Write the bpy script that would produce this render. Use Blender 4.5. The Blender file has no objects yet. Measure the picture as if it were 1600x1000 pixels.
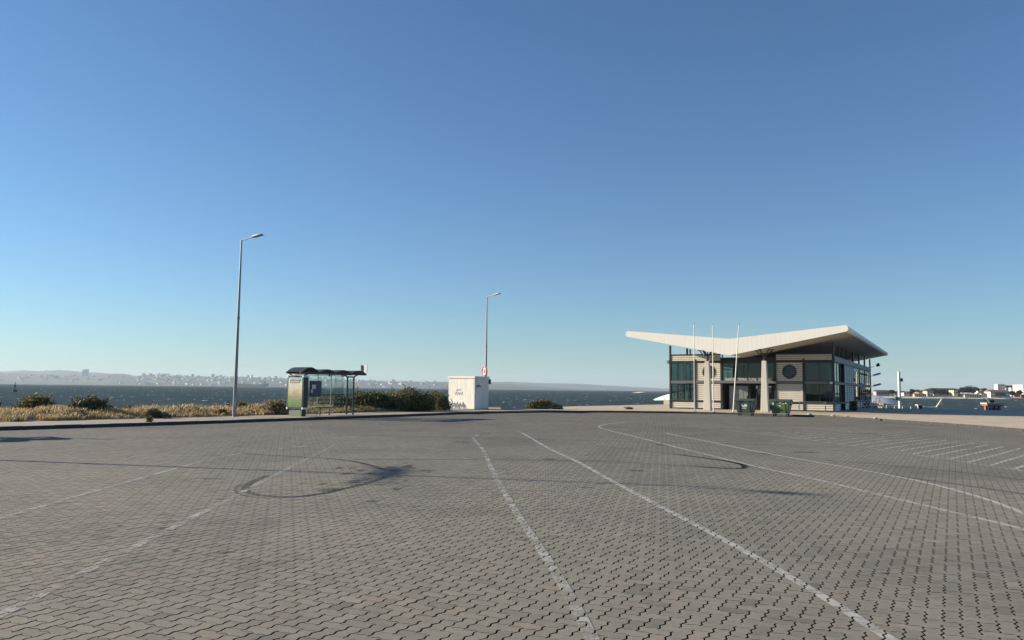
import bpy, bmesh, math, random
import numpy as np
from mathutils import Vector, Matrix, geometry

PI = math.pi
R = math.radians
rng = random.Random(7)
nrg = np.random.default_rng(11)
S = bpy.context.scene
COL = S.collection

# ------------------------------------------------------------------ camera
EYE = 1.65
pitch, roll = R(5.0), math.atan(.011)
fw = Vector((0, math.cos(pitch), math.sin(pitch)))
up0 = Vector((0, -math.sin(pitch), math.cos(pitch)))
rt = Vector((1, 0, 0)) * math.cos(roll) + up0 * math.sin(roll)
up = up0 * math.cos(roll) - Vector((1, 0, 0)) * math.sin(roll)
cam = bpy.data.cameras.new('camera')
cam.sensor_width = 36
cam.lens = 1230 / 1600 * 36
cam.clip_start = .1
cam.clip_end = 60000
co = bpy.data.objects.new('camera', cam)
COL.objects.link(co)
co.matrix_world = Matrix(((rt.x, up.x, -fw.x, 0), (rt.y, up.y, -fw.y, 0), (rt.z, up.z, -fw.z, EYE), (0, 0, 0, 1)))
S.camera = co

# ------------------------------------------------------------------ light
SUN_EL, SUN_AZ = R(18), R(-76.9)          # azimuth clockwise from +Y
w = bpy.data.worlds.new('World')
S.world = w
w.use_nodes = True
nt = w.node_tree
sky = nt.nodes.new('ShaderNodeTexSky')
sky.sky_type = 'NISHITA'
sky.sun_disc = False
sky.sun_elevation = SUN_EL
sky.sun_rotation = SUN_AZ
sky.altitude = 0
sky.air_density = 1.0
sky.dust_density = 0.15
sky.ozone_density = 2.0
bg = nt.nodes['Background']
tint = nt.nodes.new('ShaderNodeMix')
tint.data_type = 'RGBA'
tint.blend_type = 'MULTIPLY'
tint.inputs[0].default_value = 1
tint.inputs[7].default_value = (.64, .92, 1.20, 1)
nt.links.new(sky.outputs[0], tint.inputs[6])
nt.links.new(tint.outputs[2], bg.inputs[0])
bg.inputs[1].default_value = .055
sl = bpy.data.lights.new('sun', 'SUN')
sl.energy = 5.0
sl.angle = R(.5)
sl.color = (1, .87, .68)
so = bpy.data.objects.new('sun', sl)
COL.objects.link(so)
sd = Vector((math.sin(SUN_AZ) * math.cos(SUN_EL), math.cos(SUN_AZ) * math.cos(SUN_EL), math.sin(SUN_EL)))
so.rotation_euler = sd.to_track_quat('Z', 'Y').to_euler()
so.location = (-40, 10, 40)
S.view_settings.view_transform = 'Standard'
S.view_settings.look = 'None'
S.view_settings.gamma = 1
S.view_settings.use_curve_mapping = False
S.view_settings.exposure = 1.0
S.cycles.max_bounces = 8
S.cycles.transparent_max_bounces = 24

# ------------------------------------------------------------------ materials
class N:
    def __init__(self, name):
        self.m = bpy.data.materials.new(name)
        self.m.use_nodes = True
        self.t = self.m.node_tree
        self.b = self.t.nodes['Principled BSDF']
        self.o = self.t.nodes['Material Output']
    def n(self, typ, **kw):
        x = self.t.nodes.new('ShaderNode' + typ)
        for k, v in kw.items():
            setattr(x, k, v)
        return x
    def l(self, a, b):
        self.t.links.new(a, b)
    def pos(self, kind='Position'):
        if kind == 'Position':
            return self.n('NewGeometry').outputs['Position']
        return self.n('TexCoord').outputs[kind]
    def noise(self, vec, scale, detail=4, rough=.6, out='Fac', dist=0):
        x = self.n('TexNoise')
        x.inputs['Scale'].default_value = scale
        x.inputs['Detail'].default_value = detail
        x.inputs['Roughness'].default_value = rough
        x.inputs['Distortion'].default_value = dist
        if vec is not None:
            self.l(vec, x.inputs['Vector'])
        return x.outputs[out]
    def ramp(self, fac, stops):
        x = self.n('ValToRGB')
        e = x.color_ramp.elements
        while len(e) < len(stops):
            e.new(.5)
        for i, (p, c) in enumerate(stops):
            e[i].position = p
            e[i].color = (*c, 1) if len(c) == 3 else c
        self.l(fac, x.inputs[0])
        return x.outputs[0]
    def math(self, op, a, b=None, clamp=False):
        x = self.n('Math', operation=op, use_clamp=clamp)
        for i, v in enumerate((a, b)):
            if v is None: continue
            if isinstance(v, (int, float)): x.inputs[i].default_value = v
            else: self.l(v, x.inputs[i])
        return x.outputs[0]
    def mix(self, fac, a, b, typ='MIX'):
        x = self.n('Mix', data_type='RGBA', blend_type=typ)
        for i, v in ((0, fac), (6, a), (7, b)):
            if isinstance(v, (int, float)): x.inputs[i].default_value = v
            elif isinstance(v, tuple): x.inputs[i].default_value = (*v, 1)
            else: self.l(v, x.inputs[i])
        return x.outputs[2]
    def scalev(self, vec, s):
        x = self.n('Mapping')
        x.inputs['Scale'].default_value = s
        self.l(vec, x.inputs['Vector'])
        return x.outputs[0]
    def bump(self, h, strength=.3, dist=.01):
        x = self.n('Bump')
        x.inputs['Strength'].default_value = strength
        x.inputs['Distance'].default_value = dist
        self.l(h, x.inputs['Height'])
        self.l(x.outputs[0], self.b.inputs['Normal'])
    def attr(self, name, typ='GEOMETRY', out='Fac'):
        return self.n('Attribute', attribute_name=name, attribute_type=typ).outputs[out]
    def set(self, color=None, rough=None, metal=None, spec=None):
        for k, v in (('Base Color', color), ('Roughness', rough), ('Metallic', metal), ('Specular IOR Level', spec)):
            if v is None: continue
            if isinstance(v, tuple): self.b.inputs[k].default_value = (*v, 1)
            elif isinstance(v, (int, float)): self.b.inputs[k].default_value = v
            else: self.l(v, self.b.inputs[k])
        return self.m

def plain(name, c, rough=.6, metal=0, var=.25, scale=3, bump=0, coord='Object', spec=None, streak=False):
    """a solid colour with uneven wear and grain"""
    n = N(name)
    v = n.pos(coord)
    if streak:
        v = n.scalev(v, (1, 1, .18))
    f = n.noise(v, scale, 5, .65)
    d = tuple(x * (1 - var) for x in c)
    u = tuple(min(1, x * (1 + var * .6)) for x in c)
    col = n.ramp(f, [(.3, d), (.55, c), (.75, u)])
    rg = n.math('ADD', n.math('MULTIPLY', n.noise(v, scale * 4), .25), rough - .12, True)
    n.set(col, rg, metal, spec)
    if bump:
        n.bump(n.noise(v, scale * 14, 4), .4, bump)
    return n.m

M = {}
M['white'] = plain('white_paint', (.72, .69, .62), .5, var=.12, scale=2, streak=True)
M['fascia'] = plain('fascia_sheet', (.84, .81, .735), .55, var=.03, scale=1.2, streak=True)
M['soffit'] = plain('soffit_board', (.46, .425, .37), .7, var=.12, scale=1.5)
M['slat'] = plain('slat_aluminium', (.60, .57, .495), .5, var=.10, scale=1.5, streak=True)
M['steel'] = plain('dark_steel', (.022, .026, .032), .45, var=.3, scale=3)
M['beam'] = plain('grey_beam', (.13, .14, .15), .5, var=.2, scale=2)
M['dark'] = plain('dark_interior', (.035, .037, .042), .8, var=.3, scale=1)
M['slab'] = plain('interior_slab', (.16, .16, .155), .8, var=.2, scale=1)
M['door'] = plain('door_sheet', (.20, .215, .22), .45, var=.3, scale=2.5)
M['concrete'] = plain('column_concrete', (.58, .55, .48), .75, var=.12, scale=2.5, bump=.004, streak=True)
M['galv'] = plain('galvanised_steel', (.23, .24, .25), .42, .35, var=.2, scale=2, streak=True)
M['lampgrey'] = plain('lamp_housing', (.22, .23, .24), .45, var=.15)
M['lens'] = plain('lamp_lens', (.3, .31, .32), .2, var=.1)
M['black'] = plain('black_plastic', (.012, .012, .014), .5, var=.3)
M['rubber'] = plain('rubber', (.015, .015, .016), .8, var=.3)
M['bin_dark'] = plain('dark_green_plastic', (.042, .076, .063), .45, var=.3, scale=2.5, streak=True)
M['bin_green'] = plain('bright_green_plastic', (.075, .125, .055), .45, var=.35, scale=2.5, streak=True)
M['sticker'] = plain('white_sticker', (.75, .75, .73), .5, var=.1)
M['shelter'] = plain('shelter_green_black', (.016, .022, .020), .4, var=.3)
M['shroof'] = plain('shelter_roof', (.035, .037, .036), .45, var=.3)
M['plinth'] = plain('panel_plinth', (.10, .13, .11), .6, var=.2)
M['red'] = plain('sign_red', (.55, .035, .03), .45, var=.15)
M['orange'] = plain('weathered_orange', (.26, .095, .06), .6, var=.3, scale=1.5)
M['roofgrey'] = plain('hut_roof', (.40, .36, .32), .7, var=.2)
M['hull'] = plain('ship_hull', (.36, .085, .045), .6, var=.2, scale=.02)
M['shipblue'] = plain('ship_stern', (.03, .05, .10), .6, var=.2, scale=.05)
M['whitesheet'] = plain('pontoon_canopy', (.80, .79, .76), .5, var=.06, scale=.6)
M['graff'] = plain('spray_paint', (.02, .02, .022), .6, var=.2)
M['spray_and_shadow'] = plain('faded_spray_and_shadow', (.36, .38, .44), .7, var=.25, scale=4)
M['wood'] = plain('bench_slat', (.11, .095, .08), .6, var=.3)
M['shore_white'] = plain('render_white', (.66, .63, .56), .8, var=.12, scale=.2)
M['shore_cream'] = plain('render_cream', (.62, .53, .34), .8, var=.12, scale=.2)
M['shore_grey'] = plain('render_grey', (.36, .34, .32), .8, var=.15, scale=.2)
M['tile'] = plain('roof_tiles', (.26, .10, .06), .8, var=.3, scale=.6)
M['darkroof'] = plain('dark_roof', (.07, .06, .055), .8, var=.3, scale=.4)
M['window'] = plain('far_window', (.04, .05, .06), .25, var=.2)
M['redwall'] = plain('red_brick_wall', (.25, .08, .06), .8, var=.2, scale=.3)
M['bark'] = plain('bark', (.07, .055, .04), .9, var=.3, scale=2)
M['city_a'] = plain('city_white', (.62, .60, .55), .8, var=.15, scale=.02)
M['city_b'] = plain('city_ochre', (.50, .40, .30), .8, var=.2, scale=.02)
M['city_c'] = plain('city_grey', (.30, .29, .29), .8, var=.2, scale=.02)
M['city_t'] = plain('city_tiles', (.24, .11, .075), .85, var=.3, scale=.02)

# cabinet: dirty white render with streaks
n = N('cabinet_render'); v = n.pos('Object')
st = n.noise(n.scalev(v, (3, 3, .35)), 2.2, 6, .7)
c = n.ramp(st, [(.28, (.56, .53, .47)), (.5, (.745, .72, .655)), (.7, (.80, .775, .71))])
sp = n.ramp(n.noise(v, 9, 3), [(.70, (1, 1, 1)), (.78, (.62, .58, .54))])
M['cabinet'] = n.set(n.mix(1.0, c, sp, 'MULTIPLY'), .8); n.bump(n.noise(v, 30), .3, .004)

# glass
def glass(name, tint, gl=.02, ior=1.5):
    n = N(name)
    t = n.n('BsdfTransparent'); t.inputs[0].default_value = (*tint, 1)
    g = n.n('BsdfGlossy'); g.inputs['Roughness'].default_value = gl; g.inputs[0].default_value = (.9, .95, .95, 1)
    f = n.n('Fresnel'); f.inputs['IOR'].default_value = ior
    wob = n.n('Bump'); wob.inputs['Strength'].default_value = .05; wob.inputs['Distance'].default_value = .05
    n.l(n.noise(n.pos('Object'), .8, 2), wob.inputs['Height'])
    n.l(wob.outputs[0], g.inputs['Normal'])
    fac = n.math('ADD', n.math('MULTIPLY', f.outputs[0], .75), .01, True)
    m = n.n('MixShader')
    n.l(fac, m.inputs[0]); n.l(t.outputs[0], m.inputs[1]); n.l(g.outputs[0], m.inputs[2])
    n.l(m.outputs[0], n.o.inputs[0])
    return n.m
M['glass'] = glass('window_glass', (.62, .72, .72))
M['glass_clear'] = glass('shelter_glass', (.80, .87, .86), ior=1.35)

# concrete pavers
def paver_material(name, inst):
    n = N(name); v = n.pos()
    sh = n.attr('shade', 'INSTANCER') if inst else .5
    grain = n.noise(v, 260, 3, .7)
    blot = n.noise(v, 11, 4, .6)
    big = n.noise(v, .22, 5, .6, dist=.6)
    c = n.ramp(sh, [(0, (.170, .160, .132)), (.3, (.222, .206, .168)), (.62, (.252, .238, .196)), (.85, (.262, .226, .182)), (1, (.300, .284, .236))]) if inst else None
    if c is None:
        c = n.mix(.5, (.285, .262, .232), (.28, .262, .238))
    c = n.mix(1.0, c, n.ramp(grain, [(.3, (.56, .56, .57)), (.5, (1, 1, 1)), (.72, (1.42, 1.40, 1.35))]), 'MULTIPLY')
    c = n.mix(1.0, c, n.ramp(blot, [(.30, (.86, .86, .87)), (.55, (1, 1, 1)), (.75, (1.06, 1.05, 1.03))]), 'MULTIPLY')
    c = n.mix(1.0, c, n.ramp(big, [(.33, (.78, .78, .79)), (.5, (1, 1, 1)), (.66, (1.10, 1.09, 1.07))]), 'MULTIPLY')
    stain = n.noise(v, 1.3, 6, .75, dist=.4)
    c = n.mix(n.ramp(stain, [(.685, (0, 0, 0)), (.75, (.75, .75, .75))]), c, (.075, .068, .064))
    if inst:
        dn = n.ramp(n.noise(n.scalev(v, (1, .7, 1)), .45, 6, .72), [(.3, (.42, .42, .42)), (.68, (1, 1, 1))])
        dm = n.math('MULTIPLY', n.attr('dirt_and_shade', 'INSTANCER'), dn)
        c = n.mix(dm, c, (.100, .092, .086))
    n.set(c, .88, spec=.3)
    n.bump(grain, .45, .0022)
    return n
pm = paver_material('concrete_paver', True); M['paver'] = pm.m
n = paver_material('sand_joint', False)
v = n.pos()
n.set(n.ramp(n.noise(v, 40, 4), [(.3, (.012, .011, .010)), (.7, (.03, .027, .023))]), .95); M['joint'] = n.m

def deposit_material(name, c1, c2, lo, hi, scale, cell=False):
    """a thin worn layer: shows where the noise beats its thickness"""
    n = N(name); v = n.pos()
    f = n.attr('fade')
    w1 = n.noise(v, scale, 6, .75)
    w2 = n.noise(v, scale * .05, 4, .7)
    k = n.math('ADD', n.math('MULTIPLY', w1, .55), n.math('MULTIPLY', w2, .45))
    k = n.math('SUBTRACT', n.math('ADD', k, f), 1.0)        # fade 0..1 around noise .5
    a = n.n('MapRange', interpolation_type='SMOOTHSTEP')
    a.inputs['From Min'].default_value = lo; a.inputs['From Max'].default_value = hi
    n.l(k, a.inputs['Value'])
    al = a.outputs[0]
    n.set(n.ramp(n.noise(v, 60, 3), [(.3, c1), (.7, c2)]), .85)
    n.l(al, n.b.inputs['Alpha'])
    return n.m
M['paint'] = deposit_material('worn_line_paint', (.34, .33, .305), (.50, .49, .455), -.12, .14, 34)
M['tyre'] = deposit_material('tyre_rubber_mark', (.058, .050, .043), (.092, .080, .070), -.22, .38, 22)

n = N('pavement'); v = n.pos()
br = n.n('TexBrick'); n.l(n.scalev(v, (1, 1, 1)), br.inputs['Vector'])
br.inputs['Scale'].default_value = 1.0; br.inputs['Mortar Size'].default_value = .012
br.inputs['Brick Width'].default_value = .4; br.inputs['Row Height'].default_value = .4; br.offset = 0
br.inputs['Color1'].default_value = (.44, .38, .30, 1); br.inputs['Color2'].default_value = (.39, .335, .265, 1); br.inputs['Mortar'].default_value = (.24, .20, .16, 1)
c = n.mix(1.0, br.outputs[0], n.ramp(n.noise(v, .7, 6, .7), [(.3, (.78, .76, .74)), (.52, (1, 1, 1)), (.7, (1.12, 1.1, 1.06))]), 'MULTIPLY')
sx = n.n('SeparateXYZ'); n.l(v, sx.inputs[0])
mr = n.n('MapRange'); mr.inputs['From Min'].default_value = -1; mr.inputs['From Max'].default_value = 4; n.l(sx.outputs[0], mr.inputs['Value'])
c = n.mix(1.0, c, n.mix(mr.outputs[0], (.80, .80, .80), (1.22, 1.18, 1.10)), 'MULTIPLY')
n.set(c, .9); n.bump(n.noise(v, 60), .3, .004); M['pavement'] = n.m

n = N('soil'); v = n.pos()
c = n.ramp(n.noise(v, 1.2, 6, .7), [(.3, (.20, .135, .07)), (.5, (.29, .205, .115)), (.7, (.36, .26, .15))])
n.set(c, .95); n.bump(n.noise(v, 14, 5), .8, .05); M['soil'] = n.m
M['kerb'] = plain('kerb_stone', (.048, .047, .046), .85, var=.35, scale=4, bump=.004)
M['quay'] = plain('quay_wall', (.18, .165, .145), .9, var=.3, scale=.6, bump=.02)
M['sand'] = plain('beach_sand', (.58, .52, .42), .95, var=.15, scale=.05)
M['scrub'] = plain('shore_ground', (.12, .105, .06), .95, var=.35, scale=.08)

def foliage(name, a, b, c):
    n = N(name)
    oi = n.attr('leaf')
    col = n.ramp(oi, [(0, a), (.5, b), (1, c)])
    n.set(col, .6, spec=.3)
    tr = n.n('BsdfTranslucent'); n.l(col, tr.inputs[0])
    m = n.n('MixShader'); m.inputs[0].default_value = .22
    n.l(n.b.outputs[0], m.inputs[1]); n.l(tr.outputs[0], m.inputs[2]); n.l(m.outputs[0], n.o.inputs[0])
    return n.m
M['leaf_olive'] = foliage('olive_leaves', (.045, .052, .020), (.12, .122, .046), (.26, .235, .095))
M['leaf_dark'] = foliage('dark_leaves', (.030, .040, .016), (.075, .086, .032), (.165, .165, .065))
M['leaf_dry'] = foliage('dry_stems', (.15, .12, .065), (.27, .215, .125), (.40, .33, .21))
M['leaf_grey'] = foliage('grey_green_leaves', (.07, .075, .04), (.13, .13, .07), (.21, .19, .11))
M['straw'] = foliage('dry_grass', (.27, .19, .09), (.52, .395, .20), (.72, .58, .34))
M['leaf_tree'] = foliage('tree_leaves', (.020, .028, .013), (.038, .050, .020), (.065, .075, .032))

n = N('hill_scrub'); v = n.pos()
c = n.ramp(n.noise(n.scalev(v, (1, .6, 2)), .006, 7, .7), [(.3, (.022, .030, .020)), (.5, (.050, .054, .040)), (.62, (.11, .10, .085)), (.72, (.04, .045, .034))])
n.set(c, .95); M['hill'] = n.m

# wind-chopped estuary water with small white caps
n = N('estuary_water'); v = n.pos()
wv = n.scalev(v, (.35, 1, 1))
h1 = n.noise(wv, .55, 5, .62)
h2 = n.noise(wv, 2.6, 3, .6)
h3 = n.noise(n.scalev(v, (.25, 1, 1)), .06, 3, .5)
hh = n.math('ADD', n.math('MULTIPLY', h1, 1.0), n.math('MULTIPLY', h2, .22))
hh = n.math('ADD', hh, n.math('MULTIPLY', h3, 2.5))
foam_n = n.noise(n.scalev(v, (.30, .55, 1)), .33, 5, .72, dist=.3)
foam_p = n.noise(v, .012, 2, .5)
foam = n.ramp(n.math('ADD', foam_n, n.math('MULTIPLY', foam_p, .12)), [(.735, (0, 0, 0)), (.765, (1, 1, 1))])
patch = n.ramp(n.noise(n.scalev(v, (.25, 1, 1)), .02, 4), [(.35, (.022, .043, .045)), (.65, (.040, .062, .060))])
chop = n.ramp(n.noise(n.scalev(v, (.45, .035, 1)), 1.0, 5, .72), [(.34, (.55, .57, .60)), (.5, (1, 1, 1)), (.66, (1.7, 1.66, 1.58))])
df = n.n('BsdfDiffuse'); gl_ = n.n('BsdfGlossy'); gl_.inputs['Roughness'].default_value = .35
n.l(n.mix(foam, n.mix(1.0, patch, chop, 'MULTIPLY'), (.75, .75, .75)), df.inputs[0])
bp = n.n('Bump'); bp.inputs['Strength'].default_value = 1.0; bp.inputs['Distance'].default_value = .55
n.l(hh, bp.inputs['Height']); n.l(bp.outputs[0], df.inputs['Normal']); n.l(bp.outputs[0], gl_.inputs['Normal'])
ms = n.n('MixShader'); ms.inputs[0].default_value = .10      # a choppy sea mirrors little even at a low angle
n.l(df.outputs[0], ms.inputs[1]); n.l(gl_.outputs[0], ms.inputs[2]); n.l(ms.outputs[0], n.o.inputs[0])
M['water'] = n.m

M['foam'] = plain('sea_foam', (.42, .45, .46), .8, var=.1)
# haze
hz = bpy.data.materials.new('haze_air'); hz.use_nodes = True
ht = hz.node_tree
ht.nodes.remove(ht.nodes['Principled BSDF'])
pv = ht.nodes.new('ShaderNodeVolumePrincipled')
pv.inputs['Color'].default_value = (.68, .84, 1, 1)
pv.inputs['Density'].default_value = .80e-4
pv.inputs['Anisotropy'].default_value = .1
ht.links.new(pv.outputs[0], ht.nodes['Material Output'].inputs['Volume'])
M['haze'] = hz

# ------------------------------------------------------------------ mesh helpers
class MB:
    def __init__(s):
        s.v = []; s.f = []; s.a = []
    def add(s, vs, fs):
        k = len(s.v); s.v += [tuple(x) for x in vs]; s.f += [tuple(i + k for i in f) for f in fs]
        return s
    def box(s, x0, x1, y0, y1, z0, z1, taper=0):
        t = taper
        return s.add([(x0, y0, z0), (x1, y0, z0), (x1, y1, z0), (x0, y1, z0), (x0 + t, y0 + t, z1), (x1 - t, y0 + t, z1), (x1 - t, y1 - t, z1), (x0 + t, y1 - t, z1)],
                     [(3, 2, 1, 0), (4, 5, 6, 7), (0, 1, 5, 4), (1, 2, 6, 5), (2, 3, 7, 6), (3, 0, 4, 7)])
    def tube(s, pts, r, k=8, cap=True):
        pts = [Vector(p) for p in pts]
        rs = r if isinstance(r, (list, tuple)) else [r] * len(pts)
        rings = []
        for i, p in enumerate(pts):
            d = (pts[min(i + 1, len(pts) - 1)] - pts[max(i - 1, 0)]).normalized()
            a = d.cross(Vector((0, 0, 1)) if abs(d.z) < .9 else Vector((1, 0, 0))).normalized()
            b = d.cross(a)
            rings.append([p + (a * math.cos(2 * PI * j / k) + b * math.sin(2 * PI * j / k)) * rs[i] for j in range(k)])
        vs = [v for q in rings for v in q]; fs = []
        for i in range(len(pts) - 1):
            for j in range(k):
                fs.append((i * k + j, i * k + (j + 1) % k, (i + 1) * k + (j + 1) % k, (i + 1) * k + j))
        if cap:
            fs.append(tuple(range(k))[::-1]); fs.append(tuple((len(pts) - 1) * k + j for j in range(k)))
        return s.add(vs, fs)
    def prism(s, poly, ax, a0, a1):
        """poly of 2-D points extruded along axis ax ('x','y','z') from a0 to a1"""
        def P(u, w_, a):
            return {'x': (a, u, w_), 'y': (u, a, w_), 'z': (u, w_, a)}[ax]
        k = len(poly)
        vs = [P(u, w_, a0) for u, w_ in poly] + [P(u, w_, a1) for u, w_ in poly]
        fs = [tuple(range(k))[::-1], tuple(range(k, 2 * k))]
        for j in range(k):
            fs.append((j, (j + 1) % k, k + (j + 1) % k, k + j))
        return s.add(vs, fs)
    def disc(s, c, nrm, r, th, k=24, r2=None):
        nrm = Vector(nrm).normalized()
        return s.tube([Vector(c) - nrm * th / 2, Vector(c) + nrm * th / 2], [r, r2 or r], k)
    def torus(s, c, nrm, R_, r, k=24, q=8, sc=1):
        nrm = Vector(nrm).normalized(); c = Vector(c)
        a = nrm.orthogonal().normalized(); b = nrm.cross(a)
        vs = []; fs = []
        for i in range(k):
            d = a * math.cos(2 * PI * i / k) + b * math.sin(2 * PI * i / k)
            for j in range(q):
                t = 2 * PI * j / q
                vs.append(c + d * (R_ + r * math.cos(t)) + nrm * r * math.sin(t))
        for i in range(k):
            for j in range(q):
                fs.append((i * q + j, ((i + 1) % k) * q + j, ((i + 1) % k) * q + (j + 1) % q, i * q + (j + 1) % q))
        return s.add(vs, fs)
    def mesh(s, name, mat, smooth=False, fix=True, bevel=0):
        me = bpy.data.meshes.new(name)
        me.from_pydata(s.v, [], s.f)
        if fix or bevel:
            bm = bmesh.new(); bm.from_mesh(me)
            if fix: bmesh.ops.recalc_face_normals(bm, faces=bm.faces)
            if bevel:
                es = [e for e in bm.edges if len(e.link_faces) == 2 and e.calc_face_angle(0) > .6]
                bmesh.ops.bevel(bm, geom=es, offset=bevel, segments=2, profile=.6, affect='EDGES')
            bm.to_mesh(me); bm.free()
        if mat: me.materials.append(M[mat])
        if smooth:
            me.polygons.foreach_set('use_smooth', [True] * len(me.polygons))
            if hasattr(me, 'set_sharp_from_angle'): me.set_sharp_from_angle(angle=R(40))
        return me
    def build(s, name, mat, parent=None, **kw):
        return link(name, s.mesh(name, mat, **kw), parent)

def link(name, data, parent=None, loc=None):
    o = bpy.data.objects.new(name, data)
    COL.objects.link(o)
    if parent: o.parent = parent
    if loc: o.location = loc
    return o
def tag(o, label=None, cat=None, group=None, kind=None):
    for k, v_ in (('label', label), ('category', cat), ('group', group), ('kind', kind)):
        if v_: o[k] = v_
    return o
def thing(name, label, cat, loc=(0, 0, 0), rz=0, group=None):
    o = link(name, None); o.location = loc; o.rotation_euler = (0, 0, rz); o.empty_display_size = .3
    return tag(o, label, cat, group)
def dup(root, loc, rz, label, group=None):
    r = root.copy(); COL.objects.link(r); r.location = loc; r.rotation_euler = (0, 0, rz)
    tag(r, label, None, group)
    for ch in list(root.children):
        c = ch.copy(); COL.objects.link(c); c.parent = r
        for g in ch.children:
            d = g.copy(); COL.objects.link(d); d.parent = c
    return r
def mesh_np(name, verts, faces_k, mat, attr=None, attr_name='leaf'):
    """fast mesh from arrays: verts (n,3); faces_k (m,k) index array"""
    me = bpy.data.meshes.new(name)
    verts = np.asarray(verts, np.float32); f = np.asarray(faces_k, np.int32)
    me.vertices.add(len(verts)); me.vertices.foreach_set('co', verts.ravel())
    m, k = f.shape
    me.loops.add(m * k); me.loops.foreach_set('vertex_index', f.ravel())
    me.polygons.add(m); me.polygons.foreach_set('loop_start', np.arange(m, dtype=np.int32) * k)
    me.update(calc_edges=True)
    if attr is not None:
        a = me.attributes.new(attr_name, 'FLOAT', 'POINT'); a.data.foreach_set('value', np.asarray(attr, np.float32))
    me.materials.append(M[mat])
    me.validate()
    return me

# ------------------------------------------------------------------ ground plan
KC = [(-60, -27.1), (-38, 1.6), (-26, 17.4), (-17.94, 27.9), (-14.55, 32.4), (-11.16, 37.6), (-7.33, 43.6), (-3.95, 49.4), (-1.3, 53.2), (2.82, 56.5), (7.58, 58.2),
      (12.3, 58.0), (16.6, 56.2), (19.6, 53.2), (21.5, 48.2), (22.6, 41.6), (22.8, 35.2), (22.8, 24), (22.6, 8), (22.4, -14), (22.3, -45)]
def catmull(pts, step):
    out = []
    P = [Vector((*p, 0)) for p in pts]
    for i in range(len(P) - 1):
        p0, p1, p2, p3 = P[max(i - 1, 0)], P[i], P[i + 1], P[min(i + 2, len(P) - 1)]
        q = max(2, int((p2 - p1).length / .25))
        for k in range(q):
            t = k / q
            out.append(.5 * ((2 * p1) + (p2 - p0) * t + (2 * p0 - 5 * p1 + 4 * p2 - p3) * t * t + (3 * p1 - p0 - 3 * p2 + p3) * t ** 3))
    out.append(P[-1])
    res = [out[0]]; acc = 0
    for a, b in zip(out, out[1:]):
        L = (b - a).length
        while acc + L >= step:
            t = (step - acc) / L
            a = a + (b - a) * t; L = (b - a).length; acc = 0
            res.append(a.copy())
        acc += L
    return [(p.x, p.y) for p in res]
K = catmull(KC, 1.0)
def offset_line(pts, d):
    out = []
    for i, (x, y) in enumerate(pts):
        a = pts[max(i - 1, 0)]; b = pts[min(i + 1, len(pts) - 1)]
        t = Vector((b[0] - a[0], b[1] - a[1])).normalized()
        out.append((x - t.y * d, y + t.x * d))      # left of travel = away from the lot
    return out
def sheet(name, poly, z, mat, kind='structure'):
    vs = [Vector((x, y, z)) for x, y in poly]
    tri = geometry.tessellate_polygon([vs])
    me = bpy.data.meshes.new(name); me.from_pydata(vs, [], [tuple(t) for t in tri])
    bm = bmesh.new(); bm.from_mesh(me); bmesh.ops.recalc_face_normals(bm, faces=bm.faces)
    for f in bm.faces:
        if f.normal.z < 0: f.normal_flip()
    bm.to_mesh(me); bm.free()
    me.materials.append(M[mat])
    return tag(link(name, me), kind=kind)

lot_poly = K + [(-60, -45)]
lot = sheet('parking_lot', lot_poly, -.026, 'joint')

# ---- kerb
kerb = link('kerb', None); tag(kerb, kind='structure')
ks = MB().box(-.49, .49, 0, .13, -.10, .128).mesh('kerb_stone', 'kerb', bevel=.012)
for i in range(len(K) - 1):
    (x0, y0), (x1, y1) = K[i], K[i + 1]
    if math.hypot((x0 + x1) / 2, (y0 + y1) / 2 - 25) > 62: continue
    o = link('kerb_stone', ks, kerb, ((x0 + x1) / 2, (y0 + y1) / 2, rng.uniform(-.006, .006)))
    o.rotation_euler = (rng.uniform(-.01, .01), rng.uniform(-.004, .004), math.atan2(y1 - y0, x1 - x0))

# ---- pavement and quay
K2 = offset_line(K, .125)
iA = min(range(len(K)), key=lambda i: (K[i][0] + 6.2) ** 2 + (K[i][1] - 45.5) ** 2)
outer_left = offset_line(K[:iA], 3.85)
quay_edge = [(-6.4, 53.2), (-5.9, 57.2), (-7.2, 61.0), (-5.2, 66.0), (-.9, 65.4), (-.7, 58.9), (.05, 57.9), (1.1, 60.2), (3.2, 66.2), (5.3, 72), (17.2, 88.2), (27.2, 102), (43.2, 93.2), (37.0, 81.0), (38.85, 79.9), (48.5, 74.8), (80, 57.5), (125, 33), (125, -45)]
sheet('pavement', K2 + quay_edge[::-1] + outer_left[::-1], .12, 'pavement')
q = MB()
for a, b in zip(quay_edge[2:], quay_edge[3:]):
    q.add([(a[0], a[1], -4), (b[0], b[1], -4), (b[0], b[1], .115), (a[0], a[1], .115)], [(0, 1, 2, 3)])
tag(q.build('quay_wall', 'quay'), kind='structure')

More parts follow.
